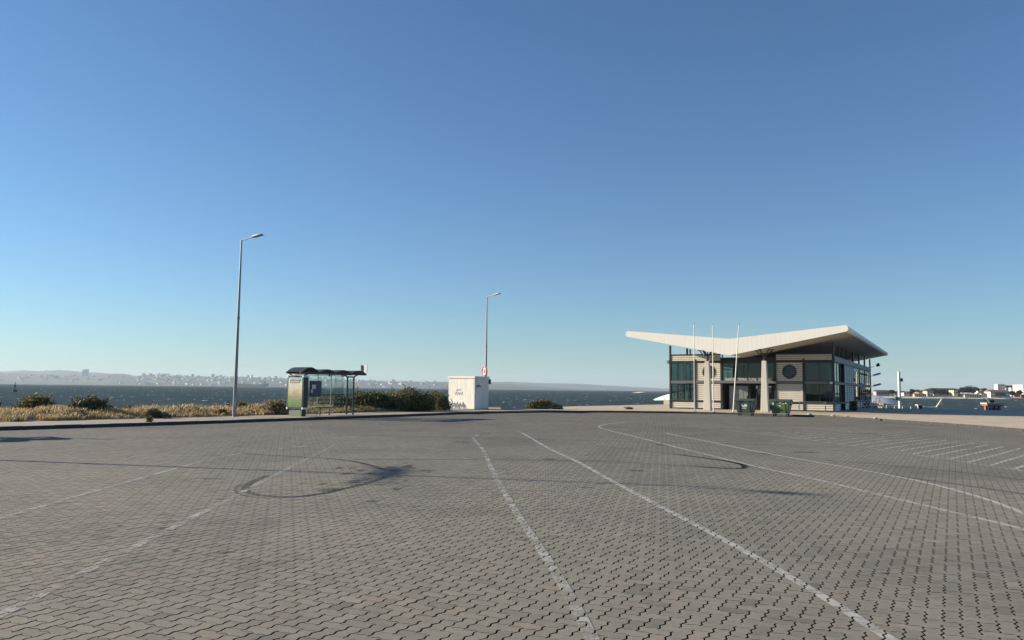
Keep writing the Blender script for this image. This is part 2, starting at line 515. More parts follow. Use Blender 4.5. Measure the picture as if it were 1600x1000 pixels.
# ---- dry bank between the pavement and the water
iB = min(range(len(K)), key=lambda i: (K[i][0] + 2.2) ** 2 + (K[i][1] - 52.2) ** 2)
offs = [(3.6, .085), (4.2, .14), (5.5, .19), (7.0, .20), (8.2, .12), (9.2, -.12), (10.6, -.8), (12.5, -2.0), (15, -3.3)]
lines = [offset_line(K[:iB], d) for d, z in offs]
vs = []; fs = []
for j, (d, z) in enumerate(offs):
    for i, p in enumerate(lines[j]):
        hz_ = z + (math.sin(i * .35 + j) * .05 + rng.uniform(-.03, .03)) * (1 if 1 < j < 6 else 0)
        vs.append((p[0], p[1], hz_))
kk = len(lines[0])
for j in range(len(offs) - 1):
    for i in range(kk - 1):
        fs.append((j * kk + i, j * kk + i + 1, (j + 1) * kk + i + 1, (j + 1) * kk + i))
b = MB(); b.add(vs, fs); ob = b.build('grass_bank', 'soil', smooth=True); tag(ob, kind='structure')
def bank_z(d):
    for (d0, z0), (d1, z1) in zip(offs, offs[1:]):
        if d0 <= d <= d1: return z0 + (z1 - z0) * (d - d0) / (d1 - d0)
    return .1

# ---- water
wm = MB().add([(-9500, -2900, -2.5), (9500, -2900, -2.5), (9500, 12900, -2.5), (-9500, 12900, -2.5)], [(0, 1, 2, 3)])
tag(wm.build('water', 'water'), kind='structure')

cr_ = MB()
for i in range(900):
    Y = 130 * math.exp(rng.random() * 2.0); u = rng.uniform(-120, 1720)
    X = (u - 800) / 1230 * Y
    if Y < 175 and X > -2: continue
    ln = rng.uniform(.12, .55) * (1 + Y / 450) * (1.6 if rng.random() < .12 else 1); hh_ = rng.uniform(.05, .13) * (1 + Y / 600)
    a = rng.uniform(-.35, .35); c_, s_ = math.cos(a), math.sin(a)
    pts = [(-ln, 0, 0), (-ln * .4, -.06, hh_ * .8), (ln * .2, -.03, hh_), (ln, 0, 0), (ln * .3, .25, 0), (-ln * .5, .3, 0), (0, -.25, 0)]
    cr_.add([(X + x * c_ - y * s_, Y + x * s_ + y * c_, -2.52 + z) for x, y, z in pts], [(0, 6, 1), (1, 6, 2), (2, 6, 3), (3, 4, 2), (2, 4, 5), (2, 5, 1), (1, 5, 0)])
tag(cr_.build('wave_crests', 'foam', fix=False), kind='stuff')

# ------------------------------------------------------------------ interlocking pavers
M['grime'] = plain('joint_grime', (.016, .015, .013), .95, var=.3, scale=8)
U = .1153
ANG = R(29.2)
CV = np.array([math.sin(ANG), math.cos(ANG)]); WV = np.array([math.cos(ANG), -math.sin(ANG)])   # along the columns / across them
AMP = .10
def edge_v(x, y0, y1):      # zigzag edge running along the column (bottom to top), in cell units
    out = []; y = y0
    while y < y1:
        out += [(x + AMP, y + .25), (x - AMP, y + .75)]; y += 1
    return out
def edge_h(x0, x1, y):
    out = []; x = x0
    while x < x1:
        out += [(x + .25, y - AMP), (x + .75, y + AMP)]; x += 1
    return out
def outline(wd, hg):
    o = [(0, 0)] + edge_h(0, wd, 0) + [(wd, 0)] + edge_v(wd, 0, hg) + [(wd, hg)] + edge_h(0, wd, hg)[::-1] + [(0, hg)] + edge_v(0, 0, hg)[::-1]
    return np.array(o, float)
def inset(poly, d):
    # joints along the columns stand open, those across them are tight
    k = len(poly); out = []; ln = []
    for i in range(k):
        p, q_ = poly[i], poly[(i + 1) % k]
        e = (q_ - p) / np.linalg.norm(q_ - p); n_ = np.array([-e[1], e[0]])
        ln.append((n_, n_ @ p + (d if abs(e[1]) > abs(e[0]) else d * .42)))
    for i in range(k):
        (n1, c1), (n2, c2) = ln[i - 1], ln[i]
        A_ = np.array([n1, n2])
        out.append(np.linalg.solve(A_, np.array([c1, c2])) if abs(np.linalg.det(A_)) > .15 else poly[i] + (n1 + n2) * d * .4)
    return np.array(out)
def paver_mesh(wd, hg, name):
    base = outline(wd, hg) * U
    cen = np.array([wd / 2, hg / 2]) * U
    rings = [(.0066, -.03), (.0066, -.0007), (.0076, 0)]
    vs = []; tops = None
    for d, z in rings:
        q_ = inset(base, d) - cen
        w2 = q_[:, :1] * WV + q_[:, 1:] * CV
        vs += [(p[0], p[1], z) for p in w2]
        tops = w2
    k = len(base); fs = [tuple(range(2 * k, 3 * k))]
    for r_ in range(2):
        for j in range(k):
            fs.append((r_ * k + j, r_ * k + (j + 1) % k, (r_ + 1) * k + (j + 1) % k, (r_ + 1) * k + j))
    m = MB(); m.add(vs, fs)
    me_ = m.mesh(name, 'paver')
    me_.materials.append(M['grime'])
    for p_ in me_.polygons:
        if abs(p_.normal.z) < .2: p_.material_index = 1
    return me_, tops
pv_me, pv_top = paver_mesh(1, 2, 'paver')
ph_me, ph_top = paver_mesh(2, 1, 'paver')

# all places of the herringbone inside the lot and around the view
I, J = np.meshgrid(np.arange(-700, 700), np.arange(-500, 700), indexing='ij')
md = (J - I) % 4
LP = np.array(lot_poly)
def inside(x, y, P):
    res = np.zeros(x.shape, bool)
    for (x0, y0), (x1, y1) in zip(P, np.roll(P, -1, 0)):
        c_ = ((y0 > y) != (y1 > y)) & (x < (x1 - x0) * (y - y0) / (y1 - y0 + 1e-12) + x0)
        res ^= c_
    return res
cx = []; kd = []
for kind_, mm, cc in ((0, 0, (.5, 1.)), (1, 3, (1., .5))):
    sel = md == mm
    a = (I[sel] + cc[0])[:, None] * U * WV + (J[sel] + cc[1])[:, None] * U * CV
    keep = (a[:, 1] > 3.6) & (a[:, 1] < 60) & (np.abs(a[:, 0]) < .74 * a[:, 1] + 2.2)
    a = a[keep]
    a = a[inside(a[:, 0], a[:, 1], LP)]
    cx.append(a); kd.append(np.full(len(a), kind_))
PC = np.concatenate(cx); PK = np.concatenate(kd)
order = np.argsort(PC[:, 1] + .12 * np.abs(PC[:, 0])); PC = PC[order]; PK = PK[order]
npv = len(PC)
shade = np.clip(nrg.normal(.48, .17, npv), 0, 1)
pz = nrg.normal(0, .0006, npv).clip(-.0012, .0012)
prot = nrg.normal(0, .0035, (npv, 3)).clip(-.008, .008); prot[:, 2] *= 1.5
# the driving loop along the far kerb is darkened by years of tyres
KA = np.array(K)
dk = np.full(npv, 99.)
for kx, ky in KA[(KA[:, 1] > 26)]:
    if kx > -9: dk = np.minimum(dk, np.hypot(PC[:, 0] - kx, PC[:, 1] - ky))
dirt_and_shade = np.clip((10.5 - dk) / 6, 0, 1) * np.clip((PC[:, 1] - 33) / 10, 0, 1) * .80
dirt_and_shade = np.maximum(dirt_and_shade, np.clip((PC[:, 1] - 7) / 24, 0, 1) * .66)  # pavers darken with distance: shading of tops and joints put into their colour
dirt_and_shade = np.clip(dirt_and_shade + nrg.normal(0, .05, npv) * (dirt_and_shade > 0), 0, 1)
# the 300 that show largest: nearest ones inside the frame
px_ok = (np.abs(PC[:, 0]) < .655 * PC[:, 1] - .05) & (PC[:, 1] > 5.32)
near = np.where(px_ok)[0][:300]
isnear = np.zeros(npv, bool); isnear[near] = True
protoV = protoH = None
for i in near:
    o = link('paver', pv_me if PK[i] == 0 else ph_me, lot, (PC[i, 0], PC[i, 1], pz[i]))
    o.rotation_euler = prot[i]; o['shade'] = float(shade[i]); o['dirt_and_shade'] = 0.0
    if PK[i] == 0 and protoV is None: protoV = o
    if PK[i] == 1 and protoH is None: protoH = o
rest = np.where(~isnear)[0]
me = bpy.data.meshes.new('paver_field')
me.vertices.add(len(rest))
me.vertices.foreach_set('co', np.column_stack([PC[rest], pz[rest]]).astype(np.float32).ravel())
for nm, typ, dat in (('lie', 'INT', PK[rest].astype(np.int32)), ('shade', 'FLOAT', shade[rest].astype(np.float32)), ('dirt_and_shade', 'FLOAT', dirt_and_shade[rest].astype(np.float32))):
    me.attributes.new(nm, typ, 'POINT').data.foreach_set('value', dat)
me.attributes.new('turn', 'FLOAT_VECTOR', 'POINT').data.foreach_set('vector', prot[rest].astype(np.float32).ravel())
me.materials.append(M['paver'])
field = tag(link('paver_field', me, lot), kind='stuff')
ng = bpy.data.node_groups.new('lay_pavers', 'GeometryNodeTree')
ng.interface.new_socket('Geometry', in_out='INPUT', socket_type='NodeSocketGeometry')
ng.interface.new_socket('Geometry', in_out='OUTPUT', socket_type='NodeSocketGeometry')
gi = ng.nodes.new('NodeGroupInput'); go = ng.nodes.new('NodeGroupOutput'); jn = ng.nodes.new('GeometryNodeJoinGeometry')
at = ng.nodes.new('GeometryNodeInputNamedAttribute'); at.data_type = 'FLOAT_VECTOR'; at.inputs[0].default_value = 'turn'
lie = ng.nodes.new('GeometryNodeInputNamedAttribute'); lie.data_type = 'INT'; lie.inputs[0].default_value = 'lie'
e2r = ng.nodes.new('FunctionNodeEulerToRotation'); ng.links.new(at.outputs[0], e2r.inputs[0])
for kind_, po in ((1, protoH), (0, protoV)):
    oi = ng.nodes.new('GeometryNodeObjectInfo'); oi.inputs['Object'].default_value = po
    cp = ng.nodes.new('FunctionNodeCompare'); cp.data_type = 'INT'; cp.operation = 'EQUAL'
    ii = [s_ for s_ in cp.inputs if s_.type == 'INT']
    ng.links.new(lie.outputs[0], ii[0]); ii[1].default_value = kind_
    ins = ng.nodes.new('GeometryNodeInstanceOnPoints')
    ng.links.new(gi.outputs[0], ins.inputs['Points']); ng.links.new(cp.outputs[0], ins.inputs['Selection'])
    ng.links.new(oi.outputs['Geometry'], ins.inputs['Instance']); ng.links.new(e2r.outputs[0], ins.inputs['Rotation'])
    ng.links.new(ins.outputs[0], jn.inputs[0])
ng.links.new(jn.outputs[0], go.inputs[0])
md_ = field.modifiers.new('lay_pavers', 'NODES'); md_.node_group = ng

# ---- paint and tyre marks: thin layers cut to the paver tops, open over the joints
def clip_poly(poly, quad):
    out = poly
    k = len(quad)
    for i in range(k):
        a = quad[i]; b_ = quad[(i + 1) % k]
        ex, ey = b_[0] - a[0], b_[1] - a[1]
        src = out; out = []
        for j in range(len(src)):
            p = src[j]; q_ = src[j - 1]
            dp = ex * (p[1] - a[1]) - ey * (p[0] - a[0]); dq = ex * (q_[1] - a[1]) - ey * (q_[0] - a[0])
            if (dp >= 0) != (dq >= 0):
                t = dq / (dq - dp)
                out.append((q_[0] + (p[0] - q_[0]) * t, q_[1] + (p[1] - q_[1]) * t))
            if dp >= 0: out.append(p)
        if len(out) < 3: return []
    return out
TOPS = (pv_top, ph_top)
def layer(name, strokes, mat, z, label_kind='structure'):
    """strokes: list of (points, width, strength)"""
    V = []; Fc = []; A = []
    for pts, wd, st in strokes:
        P = [Vector(p) for p in pts]
        for si in range(len(P) - 1):
            a, b_ = P[si], P[si + 1]
            t = (b_ - a).normalized(); nn = Vector((-t.y, t.x)) * wd / 2
            # mitre with neighbours
            ta = (a - P[si - 1]).normalized() if si > 0 else t
            tb = (P[si + 2] - b_).normalized() if si + 2 < len(P) else t
            ma = (ta + t).normalized(); mb = (tb + t).normalized()
            na = Vector((-ma.y, ma.x)) * wd / 2; nb = Vector((-mb.y, mb.x)) * wd / 2
            quad = [a - na, b_ - nb, b_ + nb, a + na]
            quad = [(q_.x, q_.y) for q_ in quad]
            mid = (a + b_) / 2; rad = (b_ - a).length / 2 + wd + .2
            cand = np.where((PC[:, 0] - mid.x) ** 2 + (PC[:, 1] - mid.y) ** 2 < rad * rad)[0]
            for i in cand:
                top = TOPS[PK[i]] + PC[i]
                c_ = clip_poly([tuple(p) for p in top], quad)
                if len(c_) < 3: continue
                k0 = len(V)
                jit = nrg.normal(0, .03)
                for (x, y) in c_:
                    V.append((x, y, z + pz[i]))
                    if callable(st): A.append(st(x, y) + jit)
                    else: A.append(st + jit)
                Fc.append(tuple(range(k0, k0 + len(c_))))
    me_ = bpy.data.meshes.new(name); me_.from_pydata(V, [], Fc)
    me_.attributes.new('fade', 'FLOAT', 'POINT').data.foreach_set('value', np.array(A, np.float32))
    me_.materials.append(M[mat])
    bm = bmesh.new(); bm.from_mesh(me_)
    bmesh.ops.dissolve_degenerate(bm, dist=1e-5, edges=bm.edges)
    for f in bm.faces:
        if f.normal.z < 0: f.normal_flip()
    bm.to_mesh(me_); bm.free()
    return tag(link(name, me_), kind=label_kind)
def smooth_line(pts, step=.6):
    return catmull(pts, step)
PW = .10
L1 = [(.60, 4.7), (.52, 5.97), (.41, 7.41), (.18, 9.78), (-.02, 12.0), (-.36, 16.16), (-.74, 21.48), (-1.15, 25.4), (-1.24, 27.04), (-1.0, 29.0), (-.44, 30.6), (.13, 31.7), (.42, 30.0)]
L2 = [(.42, 30.0), (.72, 26.5), (1.1, 21.97), (1.56, 18.05), (1.82, 14.89), (2.04, 12.53), (2.20, 10.93), (2.34, 9.48), (2.48, 7.78), (2.55, 6.4), (2.57, 5.44), (2.59, 4.7)]
L3 = [(5.8, 40.4), (4.75, 38.6), (3.97, 35.8), (3.96, 33.0), (4.30, 29.6), (4.6, 26.5), (4.86, 23.2), (5.2, 19.9), (5.48, 17.2), (5.72, 15.8), (5.87, 14.56), (6.05, 12.48), (6.21, 11.04), (6.32, 9.86), (6.40, 8.6)]
L4 = [(6.0, 30.8), (6.42, 26.6), (6.75, 22.5), (7.1, 19.9), (7.45, 17.6), (7.66, 16.1), (7.70, 14.5), (7.50, 12.6), (7.13, 11.0), (6.75, 9.4)]
L7 = [(8.6, 36), (9.2, 33.3), (9.94, 30.3), (10.5, 26.1), (10.82, 22.6), (10.98, 20), (11.06, 18.5), (11.12, 17.6), (11.1, 16.6), (11.0, 15.4)]
L5 = [(-3.58, 4.9), (-3.64, 6.0), (-3.72, 6.85), (-3.77, 7.46), (-3.82, 8.2), (-3.9, 9.2), (-4.0, 10.4), (-4.08, 11.5), (-4.21, 12.9), (-4.42, 15.4), (-4.67, 18.6), (-5.05, 23.0)]
L6 = [(-6.2, 8.5), (-6.26, 10.1), (-6.38, 11.6), (-6.48, 13.1), (-6.57, 14.7), (-6.68, 16.5), (-6.72, 18.5), (-6.45, 20.2), (-5.67, 22.2)]
for nm, pts, st in (('lane_line', L1, .51), ('lane_line', L2, .58), ('lane_line', L3, .60), ('lane_line', L4, .68), ('lane_line', L7, .56), ('lane_line', L5, .49), ('lane_line', L6, .515), ('lane_line', [(-1.2, 28.0), (-1.0, 29.0), (-.44, 30.6), (.13, 31.7), (.40, 31.0)], .60)):
    layer(nm, [(smooth_line(pts), PW, st)], 'paint', .0035)
def l7x(y):
    for a, b_ in zip(L7, L7[1:]):
        if b_[1] <= y <= a[1]: return a[0] + (b_[0] - a[0]) * (y - a[1]) / (b_[1] - a[1])
    return 11.0
hat = []
for k in range(19):
    y0 = 16.9 + k * .80
    s_ = .60 - .004 * k
    hat.append(([(l7x(y0) + .1, y0), (l7x(y0) + 2.4, y0 + 2.55), (15.7 - .02 * k, y0 + 5.15 - .02 * k)], .10, s_))
layer('hatched_area', hat, 'paint', .0042)
def blot_fade(cx_, cy_, rx, ry, top, rot=0):
    c_, s_ = math.cos(rot), math.sin(rot)
    def f(x, y):
        dx, dy = x - cx_, y - cy_
        u, v_ = dx * c_ + dy * s_, -dx * s_ + dy * c_
        return top - .75 * math.sqrt((u / rx) ** 2 + (v_ / ry) ** 2)
    return f
T1 = [(-4.62, 16.0), (-4.5, 14.9), (-4.48, 14.0), (-4.37, 13.2), (-4.12, 12.5), (-3.73, 12.06), (-3.32, 11.98), (-2.99, 12.25), (-2.72, 12.95), (-2.45, 13.9), (-2.25, 15.3)]
T2 = [(-3.6, 18.2), (-1.5, 18.5), (.04, 18.6), (2.26, 18.4), (3.73, 17.7), (4.7, 17.05), (5.08, 17.25), (5.25, 18.2), (5.0, 19.2), (4.4, 20.5), (3.7, 21.7), (2.4, 23.4)]
T3 = [(-6.6, 19.6), (-5.89, 19.15), (-3.91, 18.19), (-2.76, 16.55), (-2.5, 15.7)]
T4 = [(7.05, 20.6), (7.17, 19.73), (7.49, 17.68), (7.85, 15.6), (8.22, 14.5), (8.6, 13.1), (9.0, 11.6)]
T5 = [(7.69, 19.44), (8.77, 18.12), (9.49, 16.81), (9.95, 15.45), (10.3, 14)]
T6 = [(-6, 27.5), (0, 26.3), (6, 25.2), (9, 24.6)]
tb = [(-2.35, 15.3, 1.0, 2.8, .82), (-2.3, 15.9, .6, 1.6, .80), (-2.72, 14.1, .42, 1.1, .78), (-2.9, 12.9, .5, .6, .74)] + [(-2.5 + rng.gauss(0, .5), 15.0 + rng.gauss(0, 1.3), rng.uniform(.12, .35), rng.uniform(.15, .5), rng.uniform(.72, .86)) for _ in range(40)]
st = [(smooth_line(T1, .4)[3:], .13, .74), ([(x - .10, y - .16) for x, y in smooth_line(T1, .4)][6:-4], .05, .60), (smooth_line(T2, .5), .10, .74), (smooth_line(T2, .4)[20:33], .17, .73), (smooth_line(T3, .5), .13, .72),
      (smooth_line(T4, .5), .12, .80), (smooth_line(T5, .5), .10, .70), (smooth_line(T6, .8), .14, .66)]
for cx_, cy_, rx, ry, top in tb:
    st.append(([(cx_ - rx * 1.2, cy_), (cx_ + rx * 1.2, cy_)], ry * 2.4, blot_fade(cx_, cy_, rx, ry, top)))
layer('tyre_mark', st, 'tyre', .0018)
spots = [(-2.83, 8.0, .13, .10), (-3.35, 8.05, .12, .08), (-4.0, 9.3, .14, .11), (-4.6, 9.4, .10, .08), (.27, 5.75, .07, .055), (.36, 5.45, .07, .045), (-.62, 6.95, .10, .06), (-.9, 6.75, .07, .05),
         (1.3, 13.5, .2, .14), (4.65, 24.2, .35, .4), (-4.2, 11.7, .18, .1), (6.9, 21.2, .3, .4), (8.1, 21.9, .55, .35), (-1.5, 24.5, .4, .3), (2.1, 9.1, .12, .07), (-5.3, 14.2, .3, .14), (.9, 18.9, .28, .25), (3.45, 7.4, .08, .06), (2.6, 16.4, .3, .2)]
st = [([(x - a * 1.3, y), (x + a * 1.3, y)], b_ * 2.6, blot_fade(x, y, a, b_, .98)) for x, y, a, b_ in spots]
layer('oil_stain', st, 'tyre', .0010)

# ------------------------------------------------------------------ plants
def leaf_cloud(nm, centres, spread, size, mat, nrm_out=None, droop=0):
    """leaf quads at given centres, random orientation"""
    c_ = np.asarray(centres); k = len(c_)
    a = nrg.normal(size=(k, 3)); a /= np.linalg.norm(a, axis=1)[:, None]
    b_ = np.cross(a, nrg.normal(size=(k, 3))); b_ /= np.linalg.norm(b_, axis=1)[:, None]
    s_ = (size * nrg.uniform(.6, 1.4, k))[:, None]
    V = np.stack([c_ - a * s_ , c_ + b_ * s_ * .45, c_ + a * s_, c_ - b_ * s_ * .45], 1).reshape(-1, 3)
    F = np.arange(4 * k).reshape(-1, 4)
    at_ = np.repeat(spread, 4)
    return mesh_np(nm, V, F, mat, at_)
def bush(name, label, x, y, z, wx, wy, h, mat, nleaf, size=.07, seed=0, lumps=9, group=None, cat='bush'):
    rg = np.random.default_rng(seed)
    pts = []; tone = []
    L = []
    for i in range(lumps):
        an = rg.uniform(0, 2 * PI); rr = math.sqrt(rg.uniform(0, 1)) * .62
        lx, ly = math.cos(an) * rr, math.sin(an) * rr
        top = (1 - .62 * rr * rr) * rg.uniform(.72, 1.04)
        L.append((lx * wx / 2, ly * wy / 2, h * top, wx * rg.uniform(.17, .30), h * rg.uniform(.35, .5)))
    per = nleaf // lumps
    for lx, ly, top, r_, rh in L:
        d = rg.normal(size=(per, 3)); d /= np.linalg.norm(d, axis=1)[:, None]
        rad = rg.uniform(.55, 1.08, per) ** .6
        p = np.column_stack([lx + d[:, 0] * r_ * rad, ly + d[:, 1] * r_ * rad * wy / wx, (top - rh) + d[:, 2] * rh * rad])
        p[:, 2] = np.where(p[:, 2] < .02, rg.uniform(0, .5 * h, per), p[:, 2])
        p += rg.normal(0, .03, p.shape)
        pts.append(p); tone.append(np.clip(rg.normal(.45, .25, per), 0, 1))
    # sprigs that stick out of the outline
    ns = nleaf // 12
    k = rg.integers(0, lumps, ns)
    for j in k[:60]:
        lx, ly, top, r_, rh = L[j]
        an = rg.uniform(0, 2 * PI); q_ = np.linspace(0, 1, 8)[:, None]
        s0 = np.array([lx + math.cos(an) * r_ * .4, ly + math.sin(an) * r_ * .4, top * .92]); dr = np.array([math.cos(an) * .16, math.sin(an) * .16, rg.uniform(.12, .3)]) * h * .8
        pts.append(s0 + q_ * dr + rg.normal(0, .02, (8, 3))); tone.append(np.clip(rg.normal(.7, .2, 8), 0, 1))
    P = np.concatenate(pts); T = np.concatenate(tone)
    t = thing(name, label, cat, (x, y, z), 0, group)
    link('foliage', leaf_cloud('foliage', P, T, size, mat), t)
    sm = MB()
    for lx, ly, top, r_, rh in L:
        sm.tube([(lx * .15, ly * .15, -.05), (lx * .6, ly * .6, top * .45), (lx, ly, top * .8)], [.035, .022, .008], 5)
    sm.build('stem', 'bark', t)
    return t
def at_px(u, Y):     # world x for a horizontal picture position at a depth
    return (u - 800) / 1230 * Y
bush('bush', 'broad olive green bush in the dry grass, left of the rounder dark bush', at_px(69, 38.5), 38.5, .02, 2.6, 1.6, 1.10, 'leaf_olive', 6400, .065, 1, 10)
bush('bush', 'rounded dark green bush in the dry grass, right of the broad olive bush', at_px(147, 37.2), 37.2, .10, 2.2, 1.7, .98, 'leaf_dark', 6000, .06, 2, 8)
bush('bush', 'dark bush cut by the left edge of the photo', at_px(-12, 37.5), 37.5, .0, 1.2, 1.1, .95, 'leaf_dark', 2400, .06, 3, 6)
bush('shrub', 'low grey green shrub at the bank edge right of the round dark bush', at_px(216, 40.8), 40.8, .05, 1.3, 1.0, .55, 'leaf_grey', 1800, .05, 4, 6)
bush('shrub', 'flat dark shrub in the dry grass below and between the two bushes', at_px(101, 36.3), 36.3, .15, .9, .7, .42, 'leaf_olive', 900, .05, 5, 5)
bush('weed_clump', 'green weed clump beside the pavement left of the tall lamp', at_px(250, 36.6), 36.6, .10, 1.2, .6, .42, 'leaf_grey', 1500, .05, 6, 7)
bush('shrub', 'dark shrub immediately right of the tall lamp post', at_px(383, 44.3), 44.3, .10, 1.0, .8, .62, 'leaf_olive', 1500, .05, 7, 6)
bush('weed_clump', 'small dark weed clump at the foot of the tall lamp, on its left', at_px(353, 40.6), 40.6, .10, .7, .5, .34, 'leaf_olive', 700, .045, 8, 5)
bush('shrub', 'straw coloured dry shrub left of the bus shelter poster', at_px(431, 43.2), 43.2, .10, 1.9, 1.4, .78, 'leaf_dry', 3600, .06, 9, 9)
bush('bush', 'olive bush seen through the glass of the bus shelter', at_px(520, 49.6), 49.6, .08, 3.4, 1.6, 1.15, 'leaf_olive', 5600, .07, 10, 11)
bush('bush', 'dark tangled bush right behind the bus shelter posts', at_px(583, 51.4), 51.4, .10, 3.6, 2.2, 1.38, 'leaf_dark', 8500, .07, 11, 12)
bush('bush', 'tallest olive bush, between the bus shelter and the white cabinet', at_px(643, 52.4), 52.4, .10, 3.8, 2.3, 1.52, 'leaf_olive', 9000, .07, 12, 12)
bush('bush', 'bush touching the left side of the white cabinet', at_px(683, 54.6), 54.2, .10, 2.3, 1.8, 1.36, 'leaf_olive', 4500, .065, 13, 8)
bush('bush', 'dry tipped bush alone on the quay edge right of the white cabinet', at_px(848, 61.5), 61.5, .0, 2.5, 1.6, .86, 'leaf_grey', 3600, .06, 14, 8)
bush('shrub', 'small shrub right beside the lone bush on the quay edge', at_px(873, 61.0), 61.0, .05, 1.0, .8, .46, 'leaf_grey', 1400, .05, 15, 6)
bush('weed_clump', 'tiny weed growing from the kerb joint below the grass', at_px(239, 32.8), 32.8, .12, .22, .2, .24, 'leaf_olive', 160, .04, 16, 3)
bush('weed_clump', 'tiny weed alone on the bare plaza left of the terminal', at_px(983, 63.5), 63.5, .12, .9, .4, .16, 'leaf_olive', 260, .05, 17, 4)
bush('weed_clump', 'dry brown weed clump near the left edge of the photo, close to the kerb', at_px(36, 34.0), 34.0, .12, 1.3, .8, .32, 'leaf_dry', 1200, .05, 18, 6)
bush('weed_clump', 'dry brown weed clump below the broad olive bush', at_px(80, 34.5), 34.5, .12, .8, .6, .40, 'leaf_dry', 900, .05, 19, 5)
bush('weed_clump', 'dry brown weed clump below the rounded dark bush', at_px(127, 35.0), 35.0, .12, .8, .6, .36, 'leaf_dry', 900, .05, 20, 5)

# dry grass: blades in tufts
def grass_mesh(nm='dry_grass', nt_=9000, mat='straw', hs=1.0, nb=10):
    V = []; F = []; A = []
    Kl = K[:iB]
    base = [i for i in range(len(Kl)) if Kl[i][1] > 14]
    for t in range(nt_):
        i = rng.choice(base[:-1]); f = rng.random()
        d = rng.uniform(4.05, 9.9)
        p0, p1 = Kl[i], Kl[i + 1]
        tx, ty = p1[0] - p0[0], p1[1] - p0[1]; L_ = math.hypot(tx, ty); tx /= L_; ty /= L_
        x = p0[0] + (p1[0] - p0[0]) * f - ty * d; y = p0[1] + (p1[1] - p0[1]) * f + tx * d
        if x > -6.9 and y > 52.5: continue
        z = bank_z(d)
        pat = math.sin(x * .9 + 1.3) * math.cos(y * .7) + .5 * math.sin(x * 2.3 + y * 1.9)
        hgt = hs * (.15 + .15 * min(1, (d - 4) / 2.2)) * rng.uniform(.6, 1.3) * (1 + .25 * pat)
        if d > 8.4: hgt *= .8
        tone0 = min(1, max(0, rng.gauss(.50, .22) + .12 * pat))
        if rng.random() < .14: tone0 *= .3
        if pat < -.75 and rng.random() < .7: continue
        if nm == 'green_grass' and pat < .55: continue
        for b_ in range(nb):
            an = rng.uniform(0, 2 * PI); r_ = rng.uniform(0, .16)
            bx, by = x + math.cos(an) * r_, y + math.sin(an) * r_
            h_ = hgt * rng.uniform(.55, 1.15)
            ln = rng.uniform(.1, .55) * h_; lx, ly = math.cos(an) * ln + .10 * h_, math.sin(an) * ln
            wd = rng.uniform(.010, .020); wx, wy = -math.sin(an) * wd, math.cos(an) * wd
            k0 = len(V)
            V += [(bx - wx, by - wy, z - .02), (bx + wx, by + wy, z - .02), (bx + wx * .8 + lx * .4, by + wy * .8 + ly * .4, z + h_ * .62), (bx - wx * .8 + lx * .4, by - wy * .8 + ly * .4, z + h_ * .62),
                  (bx + lx + wx * .9, by + ly + wy * .9, z + h_), (bx + lx - wx * .9, by + ly - wy * .9, z + h_)]
            F += [(k0, k0 + 1, k0 + 2, k0 + 3), (k0 + 3, k0 + 2, k0 + 4, k0 + 5)]
            tn = min(1, max(0, tone0 + rng.gauss(0, .12))); A += [tn * .8] * 2 + [tn] * 2 + [min(1, tn * 1.15)] * 2
    return mesh_np(nm, np.array(V), np.array(F), mat, A)
tag(link('dry_grass', grass_mesh()), kind='stuff')
tag(link('green_grass', grass_mesh('green_grass', 4200, 'leaf_grey', .95, 9)), kind='stuff')

# ------------------------------------------------------------------ street lamps
def lamp():
    t = thing('street_lamp', 'tall grey street lamp in front of the dry grass, left of the bus shelter', 'street lamp', (-13.79, 39.51, .12), math.atan2(-.55, .835), 'street lamps along the kerb')
    MB().tube([(0, 0, 0), (0, 0, 1.2), (0, 0, 4.9), (0, 0, 8.93)], [.095, .088, .064, .040], 12).build('pole', 'galv', t, smooth=True)
    MB().tube([(0, 0, 4.88), (0, 0, 4.98)], .088, 12).build('collar', 'galv', t)
    MB().box(-.17, .17, -.17, .17, -.01, .02).build('base_plate', 'galv', t)
    MB().box(.095, .112, -.06, .06, .5, .95).build('service_hatch', 'galv', t)
    MB().tube([(-.03, 0, 8.90), (.45, 0, 8.94), (1.02, 0, 8.99)], [.030, .028, .026], 8).build('arm', 'galv', t, smooth=True)
    h = MB().prism([(.90, 8.955), (1.25, 8.985), (1.62, 9.03), (1.60, 9.055), (1.32, 9.065), (.98, 9.03), (.88, 8.995)], 'y', -.13, .13).build('lamp_head', 'lampgrey', t, bevel=.02)
    MB().prism([(1.06, 8.960), (1.52, 9.008), (1.515, 9.024), (1.055, 8.976)], 'y', -.10, .10).build('lamp_lens', 'lens', h)
    return t
lp = lamp()
a0 = math.atan2(-.55, .835)
dup(lp, (-2.03, 63.0, .12), a0 - .25, 'farther grey street lamp rising behind the white cabinet', 'street lamps along the kerb')
dup(lp, (-23.9, 20.15, .12), a0, 'grey street lamp outside the left edge of the photo, shadow on the pavers', 'street lamps along the kerb')

mp = thing('marker_post', 'short black and white marker post in the grass just left of the tall lamp', 'marker post', (at_px(360.5, 43.5), 43.5, .1), .3)
MB().box(-.05, .05, -.04, .04, -.1, .62).build('post', 'sticker', mp, bevel=.01)
MB().box(-.055, .055, -.045, .045, .40, .56).build('black_band', 'black', mp)
MB().prism([(-.055, .622), (.055, .622), (.03, .70), (-.055, .70)], 'y', -.045, .045).build('cap', 'black', mp)

